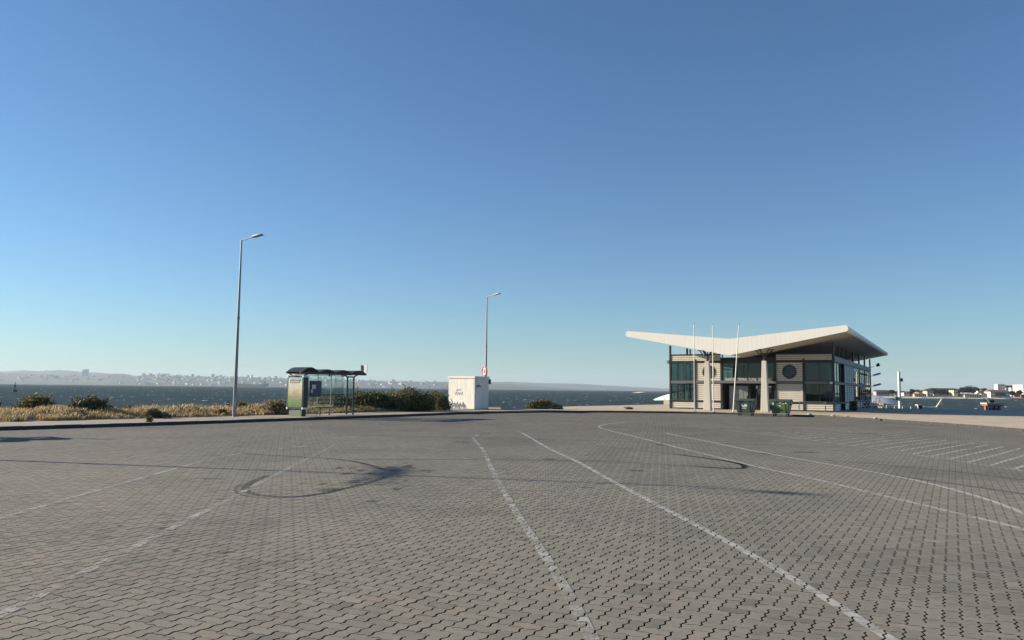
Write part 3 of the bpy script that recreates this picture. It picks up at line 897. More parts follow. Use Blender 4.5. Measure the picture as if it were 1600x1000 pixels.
# ------------------------------------------------------------------ bus shelter
n = N('advert_print'); v = n.pos('Object')
sp = n.n('SeparateXYZ'); n.l(v, sp.inputs[0])
zz = n.n('MapRange'); zz.inputs['From Min'].default_value = .45; zz.inputs['From Max'].default_value = 2.02; n.l(sp.outputs[2], zz.inputs['Value'])
base = n.ramp(zz.outputs[0], [(0, (.08, .15, .05)), (.22, (.16, .25, .08)), (.38, (.30, .30, .17)), (.55, (.52, .50, .34)), (.74, (.62, .60, .48)), (.9, (.46, .60, .64)), (1, (.38, .56, .68))])
blo = n.noise(v, 5.5, 3, .7, out='Color')
c = n.mix(.6, base, blo, 'OVERLAY')
cyn = n.math('ABSOLUTE', n.math('ADD', sp.outputs[1], .06))
red = n.math('MULTIPLY', n.math('LESS_THAN', cyn, .20), n.math('LESS_THAN', n.math('ABSOLUTE', n.math('SUBTRACT', zz.outputs[0], .46)), .13))
red = n.math('MULTIPLY', red, n.ramp(n.noise(v, 9, 2), [(.45, (0, 0, 0)), (.55, (1, 1, 1))]))
M['advert'] = n.set(n.mix(.07, n.mix(n.math('MULTIPLY', red, .6), c, (.42, .13, .12)), (.85, .88, .85)), .25)
n = N('timetable_print'); v = n.pos('Object')
c = n.ramp(n.noise(n.scalev(v, (3, 1, 5)), 3, 1), [(.45, (.012, .022, .075)), (.62, (.03, .05, .13))])
M['timetable'] = n.set(c, .2)
def arc_roof(x0, x1, z, h, k=8):
    return [(x0 + (x1 - x0) * i / k, z + h * math.sin(PI * i / k)) for i in range(k + 1)]
def shelter():
    t = thing('bus_shelter', 'dark green bus shelter with wavy roof and lit poster panel beside the kerb', 'bus shelter', (-11.3, 40.6, .12), math.atan2(.857, .516), 'bus shelters along the kerb')
    # poster case at the near end
    pc = MB(); 
    y0, y1, z0, z1 = -.60, .60, .36, 2.10
    k = .10
    pc.prism([(y0 + k, z0), (y1 - k, z0), (y1, z0 + k), (y1, z1 - k), (y1 - k, z1), (y0 + k, z1), (y0, z1 - k), (y0, z0 + k)], 'x', .28, .60)
    case = pc.build('poster_case', 'shelter', t, bevel=.015)
    MB().box(.268, .28, y0 + .10, y1 - .10, z0 + .10, z1 - .10).build('poster', 'advert', case)
    # printed headline box on the poster
    fr = MB().box(.262, .268, -.30, .38, 1.71, 1.86); fr.box(.262, .268, -.38, .28, 1.83, 1.93)
    fr.build('headline_box', 'wood', case)
    MB().box(.258, .262, -.26, .33, 1.735, 1.83).box(.258, .262, -.33, .22, 1.85, 1.91).build('headline_panel', 'roofgrey', case)
    for yy in (y0 + .05, y1 - .05):
        for z_ in (z0 + .05, z1 - .05):
            MB().box(.255, .62, yy - .05, yy + .05, z_ - .05, z_ + .05).build('corner_cap', 'sticker', case, bevel=.012)
    MB().box(.32, .56, -.42, .44, 0, .37).build('plinth', 'plinth', t)
    MB().box(.31, .57, -.50, -.421, 0, .37).build('plinth_post', 'shelter', t)
    for yy, dy in ((-.38, -.30), (.38, .25)):
        MB().tube([(.45, yy, 2.08), (.45, yy + dy, 2.20)], .035, 8).build('bracket', 'shelter', t)
    # far end frame
    for yy in (-.24, .24):
        MB().tube([(4.4, yy, 0), (4.4, yy, 2.12)], .048, 10).build('post', 'shelter', t)
        MB().tube([(4.4, yy, 2.10), (4.4, yy * 2.4, 2.24)], .040, 8).build('bracket', 'shelter', t)
    MB().tube([(4.4, -.24, 2.10), (4.4, .24, 2.10)], .04, 8).build('cross_bar', 'shelter', t)
    MB().box(4.39, 4.41, -.19, .19, .25, 2.02).build('glass_pane', 'glass_clear', t)
    # roof: four shallow vaults on an edge beam
    xs = [.10, 1.34, 2.56, 3.78, 5.0]
    hs = [.25, .17, .16, .16]
    for i in range(4):
        a, b_ = xs[i] + .01, xs[i + 1] - .01
        up_ = arc_roof(a, b_, 2.29, hs[i]); dn = arc_roof(a + .02, b_ - .02, 2.26, hs[i] - .015)[::-1]
        MB().prism(up_ + dn, 'y', -.62, .52).build('roof_vault', 'shroof', t)
    MB().prism([(.04, 2.23), (.2, 2.19), (4.9, 2.19), (5.06, 2.23), (5.02, 2.29), (.08, 2.29)], 'y', -.61, -.49).build('edge_beam', 'shelter', t)
    MB().prism([(.04, 2.23), (.2, 2.19), (4.9, 2.19), (5.06, 2.23), (5.02, 2.29), (.08, 2.29)], 'y', .40, .51).build('edge_beam', 'shelter', t)
    for x in (1.34, 2.56, 3.78):
        MB().box(x - .03, x + .03, -.48, .39, 2.20, 2.28).build('roof_rib', 'shelter', t)
    # back wall
    for x0_, x1_ in ((.85, 2.28), (2.32, 3.30), (3.34, 4.36)):
        MB().box(x0_, x1_, .42, .432, .25, 2.16).build('glass_pane', 'glass_clear', t)
    for x in (2.30, 3.32):
        MB().box(x - .02, x + .02, .405, .447, .02, 2.185).build('mullion', 'galv', t)
    MB().box(.62, 4.36, .434, .46, 1.08, 1.12).build('rail', 'shelter', t)
    MB().box(.62, 4.36, .436, .462, 2.14, 2.17).build('rail', 'galv', t)
    tt = MB().box(1.65, 2.52, .36, .41, 1.0, 1.84).build('timetable_case', 'shelter', t, bevel=.01)
    MB().box(1.70, 2.47, .352, .36, 1.05, 1.79).build('timetable', 'timetable', tt)
    MB().box(1.80, 2.08, .346, .351, 1.42, 1.64).build('paper', 'sticker', tt)
    MB().box(1.74, 1.86, .346, .351, 1.20, 1.40).build('paper', 'sticker', tt)
    # bench
    bn = MB().box(1.75, 3.45, .0, .30, .40, .445).build('seat', 'wood', t, bevel=.01)
    for x in (2.25, 2.95):
        MB().box(x - .025, x + .025, .12, .18, 0, .40).build('seat_leg', 'shelter', t)
    MB().box(1.72, 1.90, -.02, .32, .446, .46).build('armrest', 'sticker', t)
    for x in (2.6, 3.6):
        MB().tube([(x, -.1, 2.22), (x + .05, -.1, 2.10)], .04, 8).build('spotlight', 'black', t)
    fl = MB().box(4.92, 4.96, -.34, -.26, 2.26, 2.78).build('flag_bracket', 'shelter', t)
    MB().box(4.965, 5.01, -.68, -.30, 2.40, 2.78).build('stop_flag', 'sticker', t, bevel=.01)
    return t
bs = shelter()
dup(bs, (-23.75, 22.0, .12), math.atan2(.857, .516) - .02, 'bus shelter outside the left edge of the photo, its shadow reaching the pavers', 'bus shelters along the kerb')

# ------------------------------------------------------------------ white cabinet
cb = thing('utility_cabinet', 'white concrete utility cabinet with graffiti beside the bushes', 'utility cabinet', (-2.66, 57.37, .12), math.atan2(.83, .556))
# local x runs away along the kerb, y to the left
W, D_, HH = 1.75, 2.40, 2.26
MB().box(.0, W, .0, D_, .04, HH).build('wall', 'cabinet', cb, bevel=.012)
MB().box(-.05, W + .05, -.05, D_ + .05, HH + .002, HH + .16).build('cap', 'cabinet', cb, bevel=.012)
MB().box(-.02, W + .02, -.02, D_ + .02, -.05, .045).build('footing', 'dark', cb)
MB().box(.30, 1.40, -.012, 0, .12, 2.0).build('door_leaf', 'cabinet', cb)
def squiggle(face, pts, r, mat, name='graffiti'):
    mb = MB()
    for st_ in pts:
        if face == 'near':   # x = 0 face, given (y,z)
            mb.tube([(-.004, y, z) for y, z in st_], r, 5)
        else:
            mb.tube([(x, -.016, z) for x, z in st_], r, 5)
    return mb.build(name, mat, cb)
rq = random.Random(4)
def scribble(u0, z0, w_, h_, k):
    return [(u0 + w_ * i / k + rq.uniform(-.03, .03), z0 + (h_ if i % 2 else 0) + rq.uniform(-.04, .04)) for i in range(k + 1)]
squiggle('side', [scribble(.18, 1.62, .45, .18, 8), [(.2, 1.7), (.62, 1.74)], [(.66, 1.62), (.72, 1.72), (.78, 1.62)]], .014, 'graff')
squiggle('near', [scribble(1.05, 1.05, .75, .22, 9), scribble(1.2, 1.36, .5, .12, 6)], .012, 'spray_and_shadow')
squiggle('near', [scribble(.75, .10, 1.45, .30, 14), scribble(.9, .16, 1.2, .34, 9), [(2.2, .75), (1.9, .35), (1.6, .2)]], .028, 'spray_and_shadow')  # low strokes: the bush's cast shadow drawn on in blue-grey colour

# loudspeakers on the lamp post and the round traffic sign
for k, (zz_, dx) in enumerate(((2.22, -.27), (2.2, .22))):
    t = thing('loudspeaker', ('black box loudspeaker on the lamp post, half hidden by the cabinet', 'black box loudspeaker on the lamp post, right of the cabinet edge')[k], 'loudspeaker', (-2.03 + dx, 62.9, zz_), .2)
    MB().box(-.17, .17, -.14, .14, -.2, .2).build('case', 'black', t, bevel=.02)
    MB().disc((.0, -.142, .0), (0, 1, 0), .12, .02, 16).build('cone', 'dark', t)
    MB().box(-dx * .6 - .02, -dx * .6 + .02, -.02, .12, -.05, .05).build('bracket', 'galv', t)
ts = thing('traffic_sign', 'round red and white traffic sign turned sideways on the farther lamp post', 'traffic sign', (-2.03, 62.88, 3.02), R(-62))
MB().disc((0, -.12, 0), (0, 1, 0), .42, .02, 28).build('plate', 'sticker', ts)
MB().torus((0, -.135, 0), (0, 1, 0), .355, .05, 28, 6).build('red_rim', 'red', ts)
MB().box(-.16, .16, -.145, -.13, -.16, .16).build('symbol', 'red', ts)
MB().torus((0, -.10, 0), (0, 1, 0), .425, .016, 28, 6).build('edge_trim', 'black', ts)
MB().box(-.04, .04, -.11, .02, -.3, .3).build('clamp', 'galv', ts)

# ------------------------------------------------------------------ terminal building
BX, BY, BROT = 13.795, 68.43, R(-29)
tb_ = thing('terminal_building', 'low ferry terminal with white butterfly roof, slatted walls and dark glass', 'building', (BX, BY, .12), BROT)
def part(name, mb, mat, parent=tb_, **kw):
    return mb.build(name, mat, parent, **kw)
WD, DP = 13.2, 33.0
# floors
part('floor_slab', MB().box(.02, WD - .02, .05, DP, -.06, .03), 'slab')
part('upper_floor', MB().box(.12, 4.42, .12, DP - .12, 2.22, 2.36), 'slab')
part('upper_floor', MB().box(8.8, WD - .12, .12, 3.0, 2.22, 2.36), 'slab')
part('top_slab', MB().box(.1, 4.44, .1, DP - .1, 4.08, 4.2), 'dark')
part('top_slab', MB().box(4.44, 8.76, .3, DP - .1, 3.96, 4.05), 'dark')
part('top_slab', MB().box(8.76, WD - .1, .1, DP - .1, 4.08, 4.2), 'dark')
part('core', MB().box(4.6, 12.2, 3.2, 30, .03, 3.95), 'dark')
# posts of the front
for x, zt in ((.0, 5.42), (2.18, 4.2), (4.42, 4.35), (8.77, 4.35), (10.98, 4.2), (13.2, 5.45)):
    part('post', MB().box(x - .075, x + .075, -.075, .075, 0, zt), 'steel')
for x, zt in ((1.4, 5.18), (2.95, 4.88)):
    part('roof_strut', MB().box(x - .07, x + .07, .25, .39, 4.2, zt), 'steel')
# horizontal beams of the front
for x0, x1 in ((.075, 2.105), (2.255, 4.345), (8.845, 10.905), (11.055, 13.125)):
    part('mid_beam', MB().box(x0, x1, -.09, .06, 2.18, 2.40), 'beam')
    part('sill', MB().box(x0, x1, -.07, .05, .60, .74), 'steel')
    part('head_beam', MB().box(x0, x1, -.065, .06, 3.92, 4.08), 'steel')
for x0, x1 in ((.075, 4.345), (8.845, 13.125)):
    part('cap_beam', MB().box(x0, x1, -.06, .06, 4.56, 4.66), 'steel')
    part('base_rail', MB().box(x0, x1, -.05, .04, .0, .09), 'steel')
# slats
slat_cache = {}
def slats(x0, x1, z0, z1, face='front', yy=0, hole=None):
    p = .163; k = max(1, round((z1 - z0) / p)); p = (z1 - z0) / k
    part('backing_panel', MB().box(x0, x1, yy + .01, yy + .05, z0, z1) if face == 'front' else MB().box(yy - .05, yy - .01, x0, x1, z0, z1), 'dark')
    for i in range(k):
        za, zb = z0 + i * p + .012, z0 + (i + 1) * p - .020
        segs = [(x0 + .02, x1 - .02)]
        if hole:
            hx, hz_, hr = hole; zm = (za + zb) / 2
            if abs(zm - hz_) < hr:
                c_ = math.sqrt(hr * hr - (zm - hz_) ** 2); segs = [(x0 + .02, hx - c_), (hx + c_, x1 - .02)]
        for a, b_ in segs:
            prof = [(-.052, za), (-.045, za - .004), (.005, za), (.005, zb), (-.022, zb), (-.040, za + .03)]
            if face == 'front':
                part('slat', MB().prism([(yy + u, z) for u, z in prof], 'x', a, b_), 'slat')
            else:
                part('slat', MB().prism([(yy - u, z) for u, z in prof], 'y', a, b_), 'slat')
for x0, x1 in ((.09, 2.10), (2.26, 4.34), (8.85, 10.90), (11.06, 13.12)):
    slats(x0, x1, .10, .59)
slats(.09, 4.34, 4.09, 4.55); slats(8.85, 13.12, 4.09, 4.55)
for x0, x1, hx in ((2.26, 4.34, 3.35), (8.85, 10.90, 9.88)):
    slats(x0, x1, .75, 2.17)
    slats(x0, x1, 2.41, 3.91, hole=(hx, 3.15, .50))
    pw = part('porthole', MB().torus((hx, -.055, 3.15), (0, 1, 0), .485, .035, 32, 8), 'steel', smooth=True)
    MB().torus((hx, -.048, 3.15), (0, 1, 0), .53, .03, 32, 6).build('porthole_flange', 'steel', pw)
    MB().disc((hx, -.045, 3.15), (0, 1, 0), .46, .02, 32).build('porthole_glass', 'window', pw)
# panel edge trims with little fixing holes
for x in (.12, 2.29, 8.89):
    for z0, z1 in ((.12, .58), (.77, 2.15)) + (((2.43, 3.89),) if x > 1 else ()):
        mb = MB()
        z = z0 + .06
        while z < z1:
            mb.box(x + .03, x + .075, -.066, -.05, z - .03, z + .03); z += .163
        part('fixing_strip', mb, 'black')
# front windows
def window(x0, x1, z0, z1, y, mulls=(), parent=tb_, t=.045):
    f = MB(); f.box(x0, x1, y - .04, y + .04, z0, z0 + t).box(x0, x1, y - .04, y + .04, z1 - t, z1).box(x0, x0 + t, y - .038, y + .038, z0 + t, z1 - t).box(x1 - t, x1, y - .038, y + .038, z0 + t, z1 - t)
    for m in mulls: f.box(m - t / 2, m + t / 2, y - .037, y + .037, z0 + t, z1 - t)
    w_ = part('window', f, 'steel')
    xs = [x0 + t] + list(mulls) + [x1 - t]
    for a, b_ in zip(xs, xs[1:]):
        MB().box(a, b_, y - .006, y + .006, z0 + t, z1 - t).build('pane', 'glass', w_)
    return w_
window(.08, 2.10, 2.41, 3.91, 0, (.72, 1.38)); window(.08, 2.10, .75, 2.17, 0, (.72, .9, 1.6))
window(11.06, 13.12, 2.41, 3.91, 0, (12.15,)); window(11.06, 13.12, .75, 2.17, 0, (12.15,))
window(4.50, 8.69, 2.55, 3.93, .12, (5.55, 6.6, 7.65))
part('transom_panel', MB().box(4.50, 8.69, .08, .14, 3.935, 4.36), 'dark')
# entrance: canopy beam, lettering, recessed doors
part('canopy_beam', MB().box(4.30, 8.90, -.55, .10, 2.20, 2.405), 'beam')
fc = bpy.data.curves.new('lettering', 'FONT')
fc.body = 'TRANSTEJO  TERMINAL  FLUVIAL  DO BARREIRO'
fc.size = .27; fc.extrude = .015; fc.space_character = 1.0
fo = link('lettering', fc, tb_); fo.rotation_euler = (PI / 2, 0, 0); fo.location = (4.82, -.50, 2.41)
fc.materials.append(M['sticker'])
bpy.context.view_layer.update()
sc_ = 3.80 / max(.1, fo.dimensions.x)
lm = bpy.data.meshes.new_from_object(fo.evaluated_get(bpy.context.evaluated_depsgraph_get())); bpy.data.objects.remove(fo)
fo = link('lettering', lm, tb_); fo.rotation_euler = (PI / 2, 0, 0); fo.location = (4.82, -.50, 2.41); fo.scale = (sc_, 1.22, 1)
part('recess_wall', MB().box(4.50, 8.69, 1.35, 1.45, .03, 2.19), 'dark')
part('recess_side', MB().box(4.50, 4.56, .15, 1.35, .03, 2.19), 'dark')
part('recess_side', MB().box(8.63, 8.69, .15, 1.35, .03, 2.19), 'dark')
d1 = part('sliding_door', MB().box(4.98, 6.52, .28, .34, .04, 2.0), 'door', bevel=.01)
for x in (5.36, 5.74, 6.12):
    MB().box(x - .006, x + .006, .272, .28, .06, 1.98).build('seam', 'steel', d1)
MB().box(6.42, 6.46, .24, .28, .8, 1.2).build('handle', 'steel', d1)
d2 = part('entrance_door', MB().box(6.62, 6.70, .28, .34, .04, 2.05).box(7.16, 7.24, .28, .34, .04, 2.05).box(7.75, 7.82, .28, .34, .04, 2.05).box(8.40, 8.46, .28, .34, .04, 2.05), 'steel')
MB().box(7.25, 7.74, .30, .31, .04, 2.04).build('pane', 'glass', d2)
MB().box(7.83, 8.39, .30, .31, .04, 2.04).build('pane', 'glass', d2)
part('notice_board', MB().box(7.20, 7.30, .22, .27, 1.78, 2.0), 'sticker')
part('notice_board', MB().box(7.23, 7.75, .9, 1.0, 1.25, 1.75), 'slat')
part('ticket_machine', MB().box(7.2, 7.62, .85, 1.3, .05, 1.45), 'orange')
part('strip_light', MB().box(8.18, 8.42, .20, .27, 1.90, 1.97), 'sticker')
part('bin_cover', MB().box(8.10, 8.20, .1, .2, .18, .42), 'sticker')
part('wall_light', MB().box(12.92, 13.12, -.12, -.091, 2.2, 2.34), 'sticker')
# side wall to the right
for y in (3.9, 6.9, 14.3, 20.2, 26.3, DP):
    part('post', MB().box(WD - .075, WD + .075, y - .075, y + .075, 0, 5.4 if y > 14 else 4.3), 'steel')
part('side_beam', MB().box(WD - .07, WD + .10, .08, DP, 3.95, 4.40), 'beam')
for y0, y1 in ((.08, 3.82), (3.98, 6.82), (6.98, 14.22), (14.38, 20.12), (20.28, 26.22), (26.38, 32.92)):
    part('mid_beam', MB().box(WD - .06, WD + .08, y0, y1, 2.18, 2.36), 'steel')
    part('sill', MB().box(WD - .05, WD + .05, y0, y1, .60, .72), 'steel')
def side_window(y0, y1, z0, z1, k, x=WD):
    t = .05
    f = MB().box(x - .04, x + .04, y0, y1, z0, z0 + t).box(x - .04, x + .04, y0, y1, z1 - t, z1)
    ys = [y0 + (y1 - y0) * i / k for i in range(k + 1)]
    for y in ys: f.box(x - .038, x + .038, max(y0, y - t / 2), min(y1, y + t / 2), z0 + t, z1 - t)
    w_ = part('window', f, 'steel')
    for a, b_ in zip(ys, ys[1:]):
        MB().box(x - .006, x + .006, a + t / 2, b_ - t / 2, z0 + t, z1 - t).build('pane', 'glass', w_)
side_window(.09, 3.8, 2.37, 3.93, 2); side_window(.09, 3.8, .73, 2.17, 2)
slats(6.99, 14.2, 2.38, 3.93, 'side', WD); slats(6.99, 14.2, .73, 2.17, 'side', WD)
for y in (8.8, 10.6, 12.4):
    part('cover_strip', MB().box(WD + .052, WD + .075, y - .04, y + .04, .73, 3.93), 'steel')
for y0, y1 in ((14.4, 20.1), (20.3, 26.2), (26.4, 32.9)):
    side_window(y0, y1, 2.37, 3.93, 3); side_window(y0, y1, .73, 2.17, 3)
for y0, y1 in ((.09, 3.8), (6.99, 14.2), (14.4, 20.1), (20.3, 26.2), (26.4, 32.9)):
    slats(y0, y1, .06, .59, 'side', WD)
part('side_recess', MB().box(WD - 1.0, WD - .9, 3.98, 6.82, .03, 3.94), 'dark')
# left and rear walls: plain glazing
for y0, y1 in ((.1, 6), (6.1, 12), (12.1, 18), (18.1, 25), (25.1, 32.9)):
    side_window(y0, y1, .4, 2.17, 3, 0.0); side_window(y0, y1, 2.37, 4.05, 3, 0.0)
for y in (6.05, 12.05, 18.05, 25.05, 32.95):
    part('post', MB().box(-.06, .06, y - .05, y + .05, 0, 5.4), 'steel')
part('side_beam', MB().box(-.06, .06, .08, 32.9, 4.1, 4.3), 'beam')
part('rear_wall', MB().box(4.5, 13.1, DP - .06, DP + .02, .02, 3.95), 'dark')
window(.1, 4.4, .4, 3.9, DP, (1.5, 3.0))
part('downpipe_bracket', MB().box(-.28, -.08, -.1, .05, 3.85, 4.15), 'galv')
# roof struts along the right eaves
for y in (2.5, 5.5, 8.5, 11.5, 17.2, 23.2, 29.5):
    part('roof_strut', MB().box(WD - .3, WD - .18, y - .06, y + .06, 4.2, 5.42), 'steel')
# butterfly roof: one folded plate with a rounded rim; fascia of narrow upright sheets
XL, XV, XR = -2.2, 6.3, 14.85
ZT, ZTB, ZV, ZVB = 6.40, 5.98, 5.56, 4.32
Y0, Y1 = -5.0, 37.5
def round_tip(x, z0, z1, sgn, k=6):
    c_ = (z0 + z1) / 2; r_ = (z1 - z0) / 2
    return [(x + sgn * math.cos(a) * r_ * .9, c_ + math.sin(a) * r_) for a in [(-PI / 2 + PI * i / k) for i in range(k + 1)]]
prof = [(XV, ZVB), (XR - .25, ZTB)] + round_tip(XR - .2, ZTB + .01, ZT, 1)[1:-1] + [(XR - .25, ZT), (XV, ZV), (XL + .25, ZT)] + round_tip(XL + .2, ZTB + .01, ZT, -1)[::-1][1:-1] + [(XL + .25, ZTB)]
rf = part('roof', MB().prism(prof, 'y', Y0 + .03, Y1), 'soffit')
def zb(x): return ZVB + (ZTB - ZVB) * (abs(x - XV) / ((XR if x > XV else XV - (XL - XR) if False else XR) - XV) if x > XV else abs(x - XV) / (XV - XL))
def zt(x): return ZV + (ZT - ZV) * (abs(x - XV) / (XR - XV) if x > XV else abs(x - XV) / (XV - XL))
def sheets(x0, x1, k):
    for i in range(k):
        a = x0 + (x1 - x0) * i / k + .0025; b_ = x0 + (x1 - x0) * (i + 1) / k - .0025
        mb = MB().prism([(a, zb(a) - .015), (b_, zb(b_) - .015), (b_, zt(b_) + .02), (a, zt(a) + .02)], 'y', Y0, Y0 + .03)
        mb.build('fascia_sheet', 'fascia', rf)
sheets(XL + .2, XV, 24); sheets(XV, XR - .2, 24)
for x, sg in ((XL + .2, -1), (XR - .2, 1)):
    MB().prism(round_tip(x, zb(x) - .015, zt(x) + .02, sg, 8), 'y', Y0, Y0 + .029).build('fascia_end', 'fascia', rf)
# rounded rim cladding along the right and left eaves
for x, sg in ((XR - .2, 1), (XL + .2, -1)):
    o_ = round_tip(x, ZTB - .01, ZT + .02, sg, 8); i_ = round_tip(x, ZTB + .02, ZT - .01, sg, 8)[::-1]
    MB().prism(o_ + i_, 'y', Y0 + .032, Y1 + .01).build('rim', 'fascia', rf)
for s_, xs in ((1, (XV + .02, XR - .25)), (-1, (XV - .02, XL + .25))):
    mb = MB(); a, b_ = xs
    mb.prism([(a, zt(a) + .004), (b_, zt(b_) + .004), (b_, zt(b_) + .03), (a, zt(a) + .03)], 'y', Y0 + .05, Y1)
    mb.build('roof_sheet', 'fascia', rf)
# free columns with steel heads
for x in (4.44, 8.82):
    cbm = part('column', MB().prism([(-.30, 0), (.30, 0), (.165, 3.88), (-.165, 3.88)], 'y', -.01, .01), 'concrete') if False else None
    m_ = MB()
    b0, b1 = .29, .165
    for zz_, h_ in ((0, b0), (3.88, b1)): pass
    m_.add([(x - b0, -4.5 - b0, 0), (x + b0, -4.5 - b0, 0), (x + b0, -4.5 + b0, 0), (x - b0, -4.5 + b0, 0), (x - b1, -4.5 - b1, 3.88), (x + b1, -4.5 - b1, 3.88), (x + b1, -4.5 + b1, 3.88), (x - b1, -4.5 + b1, 3.88)],
           [(3, 2, 1, 0), (4, 5, 6, 7), (0, 1, 5, 4), (1, 2, 6, 5), (2, 3, 7, 6), (3, 0, 4, 7)])
    cl = part('column', m_, 'concrete', bevel=.03)
    MB().tube([(x, -4.5, 3.87), (x, -4.5, 4.45)], .10, 10).build('column_neck', 'steel', cl)
    hd = MB()
    for k in range(6):
        an = k * PI / 3 + .2
        ex, ey = math.cos(an) * .62, math.sin(an) * .62
        top = min(zb(x + ex) - .02, 4.75)
        hd.tube([(x, -4.5, 4.30), (x + ex * .55, -4.5 + ey * .55, 4.42), (x + ex, -4.5 + ey, top)], [.06, .05, .04], 6)
        hd.disc((x + ex, -4.5 + ey, top - .02), (0, 0, 1), .13, .05, 10)
    hd.disc((x, -4.5, 4.42), (0, 0, 1), .34, .06, 14)
    hd.build('column_head', 'steel', cl)
# fittings at the far right corner
for nm, y, z, mt in (('floodlight', 32.9, 4.55, 'black'), ('lamp_shade', 33.0, 3.55, 'sticker'), ('lamp_shade', 33.0, 2.35, 'galv')):
    o_ = part(nm, MB().prism([(WD + .35, z - .1), (WD + 1.15, z + .12), (WD + 1.05, z + .3), (WD + .30, z + .08)] if nm != 'floodlight' else [(WD + .75, z - .05), (WD + 1.1, z + .1), (WD + .95, z + .42), (WD + .65, z + .2)], 'y', y - .25, y + .2), mt)
    MB().tube([(WD + .08, y, z - .1), (WD + .5, y, z)], .03, 6).build('bracket', 'steel', o_)

def bworld(x, y, z=.12):
    c_, s_ = math.cos(BROT), math.sin(BROT)
    return (BX + x * c_ - y * s_, BY + x * s_ + y * c_, z)

# ------------------------------------------------------------------ street furniture by the terminal
be = thing('bench', 'low dark metal bench in front of the slatted terminal wall', 'bench', bworld(11.75, -1.25), BROT)
for x in (-1.0, .95):
    MB().tube([(x, -.24, 0), (x, -.20, .42), (x, .18, .42), (x, .24, .80)], .025, 8).tube([(x, .18, .42), (x, .24, 0)], .025, 8).build('bench_frame', 'beam', be)
for y in (-.16, -.04, .08):
    MB().box(-1.04, 1.0, y - .045, y + .045, .43, .46).build('seat_slat', 'wood', be)
MB().tube([(-1.02, .22, .66), (.98, .22, .66)], .022, 8).build('back_rail', 'beam', be)
MB().tube([(-1.02, .235, .78), (.98, .235, .78)], .022, 8).build('back_rail', 'beam', be)

def wheelie(name, label, loc, rz, mat, lidmat):
    t = thing(name, label, 'waste container', loc, rz, 'waste containers at the kerb')
    w0, w1, d0, d1 = .52, .64, .34, .44
    body = MB().add([(-w0, -d0, .2), (w0, -d0, .2), (w0, d0, .2), (-w0, d0, .2), (-w1, -d1, .98), (w1, -d1, .98), (w1, d1, .98), (-w1, d1, .98)],
                    [(3, 2, 1, 0), (4, 5, 6, 7), (0, 1, 5, 4), (1, 2, 6, 5), (2, 3, 7, 6), (3, 0, 4, 7)]).build('body', mat, t, bevel=.045)
    MB().box(-.68, .68, -.49, .49, .965, 1.01).build('rim', mat, body, bevel=.012)
    lid = MB().prism([(-.50, 1.012), (.48, 1.012), (.48, 1.06), (.30, 1.16), (-.30, 1.14), (-.50, 1.05)], 'x', -.67, .67).build('lid', lidmat, t, bevel=.02)
    for x in (-.3, .3):
        MB().box(x - .1, x + .1, -.53, -.50, 1.015, 1.04).build('lid_handle', lidmat, lid)
    for x in (-.34, .34):
        MB().prism([(-d1 - .012, .92), (-d0 - .045, .28), (-d0 - .0, .28), (-d1 + .03, .92)], 'x', x - .025, x + .025).build('rib', mat, body)
    for x in (-.42, .42):
        for y in (-.27, .27):
            MB().disc((x, y, .09), (1, 0, 0), .09, .05, 14).build('wheel', 'rubber', t)
            MB().box(x - .045, x - .032, y - .03, y + .03, .08, .21).box(x + .032, x + .045, y - .03, y + .03, .08, .21).build('castor_fork', 'galv', t)
    for sx in (-1, 1):
        MB().tube([(sx * .60, -.02, .80), (sx * .74, -.02, .80)], .03, 10).build('lifting_pin', 'galv', body)
    return t
b1 = wheelie('waste_container', 'dark green wheeled waste container with white emblem, left of the column', (16.05, 54.1, 0), R(-31), 'bin_dark', 'bin_dark')
e = MB()
def front_y(z): return -(.34 + (.44 - .34) * (z - .2) / .78) - .012
for pl in ([(-.17, .80), (-.16, .66), (-.02, .60), (.02, .60), (.02, .66), (-.02, .70), (-.10, .70)], [(.0, .72), (.04, .82), (.10, .74), (.16, .82), (.19, .66), (.10, .60), (.04, .64)]):
    e.add([(x, front_y(z) - .004, z) for x, z in pl], [tuple(range(len(pl)))])
e.add([(x, front_y(z) - .004, z) for x, z in ((-.14, .54), (.14, .54), (.14, .50), (-.14, .50))], [(0, 1, 2, 3)])
e.build('emblem', 'sticker', b1, fix=False)
b2 = wheelie('waste_container', 'bright green wheeled waste container with torn white stickers, right of the column', (18.2, 53.35, 0), R(-33), 'bin_green', 'bin_dark')
for x, z, a, b_ in ((-.42, .90, .06, .03), (-.40, .82, .07, .03), (.05, .91, .05, .03), (.28, .86, .10, .02), (.42, .90, .05, .05), (.0, .74, .08, .02), (.06, .68, .05, .02)):
    MB().add([(x - a, front_y(z - b_) - .003, z - b_), (x + a, front_y(z - b_) - .003, z - b_ + .01), (x + a * .8, front_y(z + b_) - .003, z + b_), (x - a, front_y(z + b_) - .003, z + b_ - .01)], [(0, 1, 2, 3)]).build('sticker', 'sticker', b2, fix=False)

for k, (x, y, h_, lean, lab) in enumerate(((13.75, 59.3, 6.55, 0, 'leftmost thin white flagpole in front of the terminal'), (14.82, 57.95, 6.42, 0, 'middle white flagpole in front of the terminal, upright'), (16.1, 57.4, 6.38, .50, 'right flagpole in front of the terminal, leaning to the right'))):
    t = thing('flagpole', lab, 'flagpole', (x, y, .12), 0, 'flagpoles before the terminal')
    MB().tube([(0, 0, 0), (lean * .5, 0, h_ * .5), (lean, 0, h_)], [.046, .038, .026], 10).build('pole', 'white', t, smooth=True)
    MB().disc((0, 0, .02), (0, 0, 1), .14, .04, 12).build('base_flange', 'galv', t)
    MB().disc((lean, 0, h_ + .02), (0, 0, 1), .05, .06, 10).build('cap', 'galv', t)

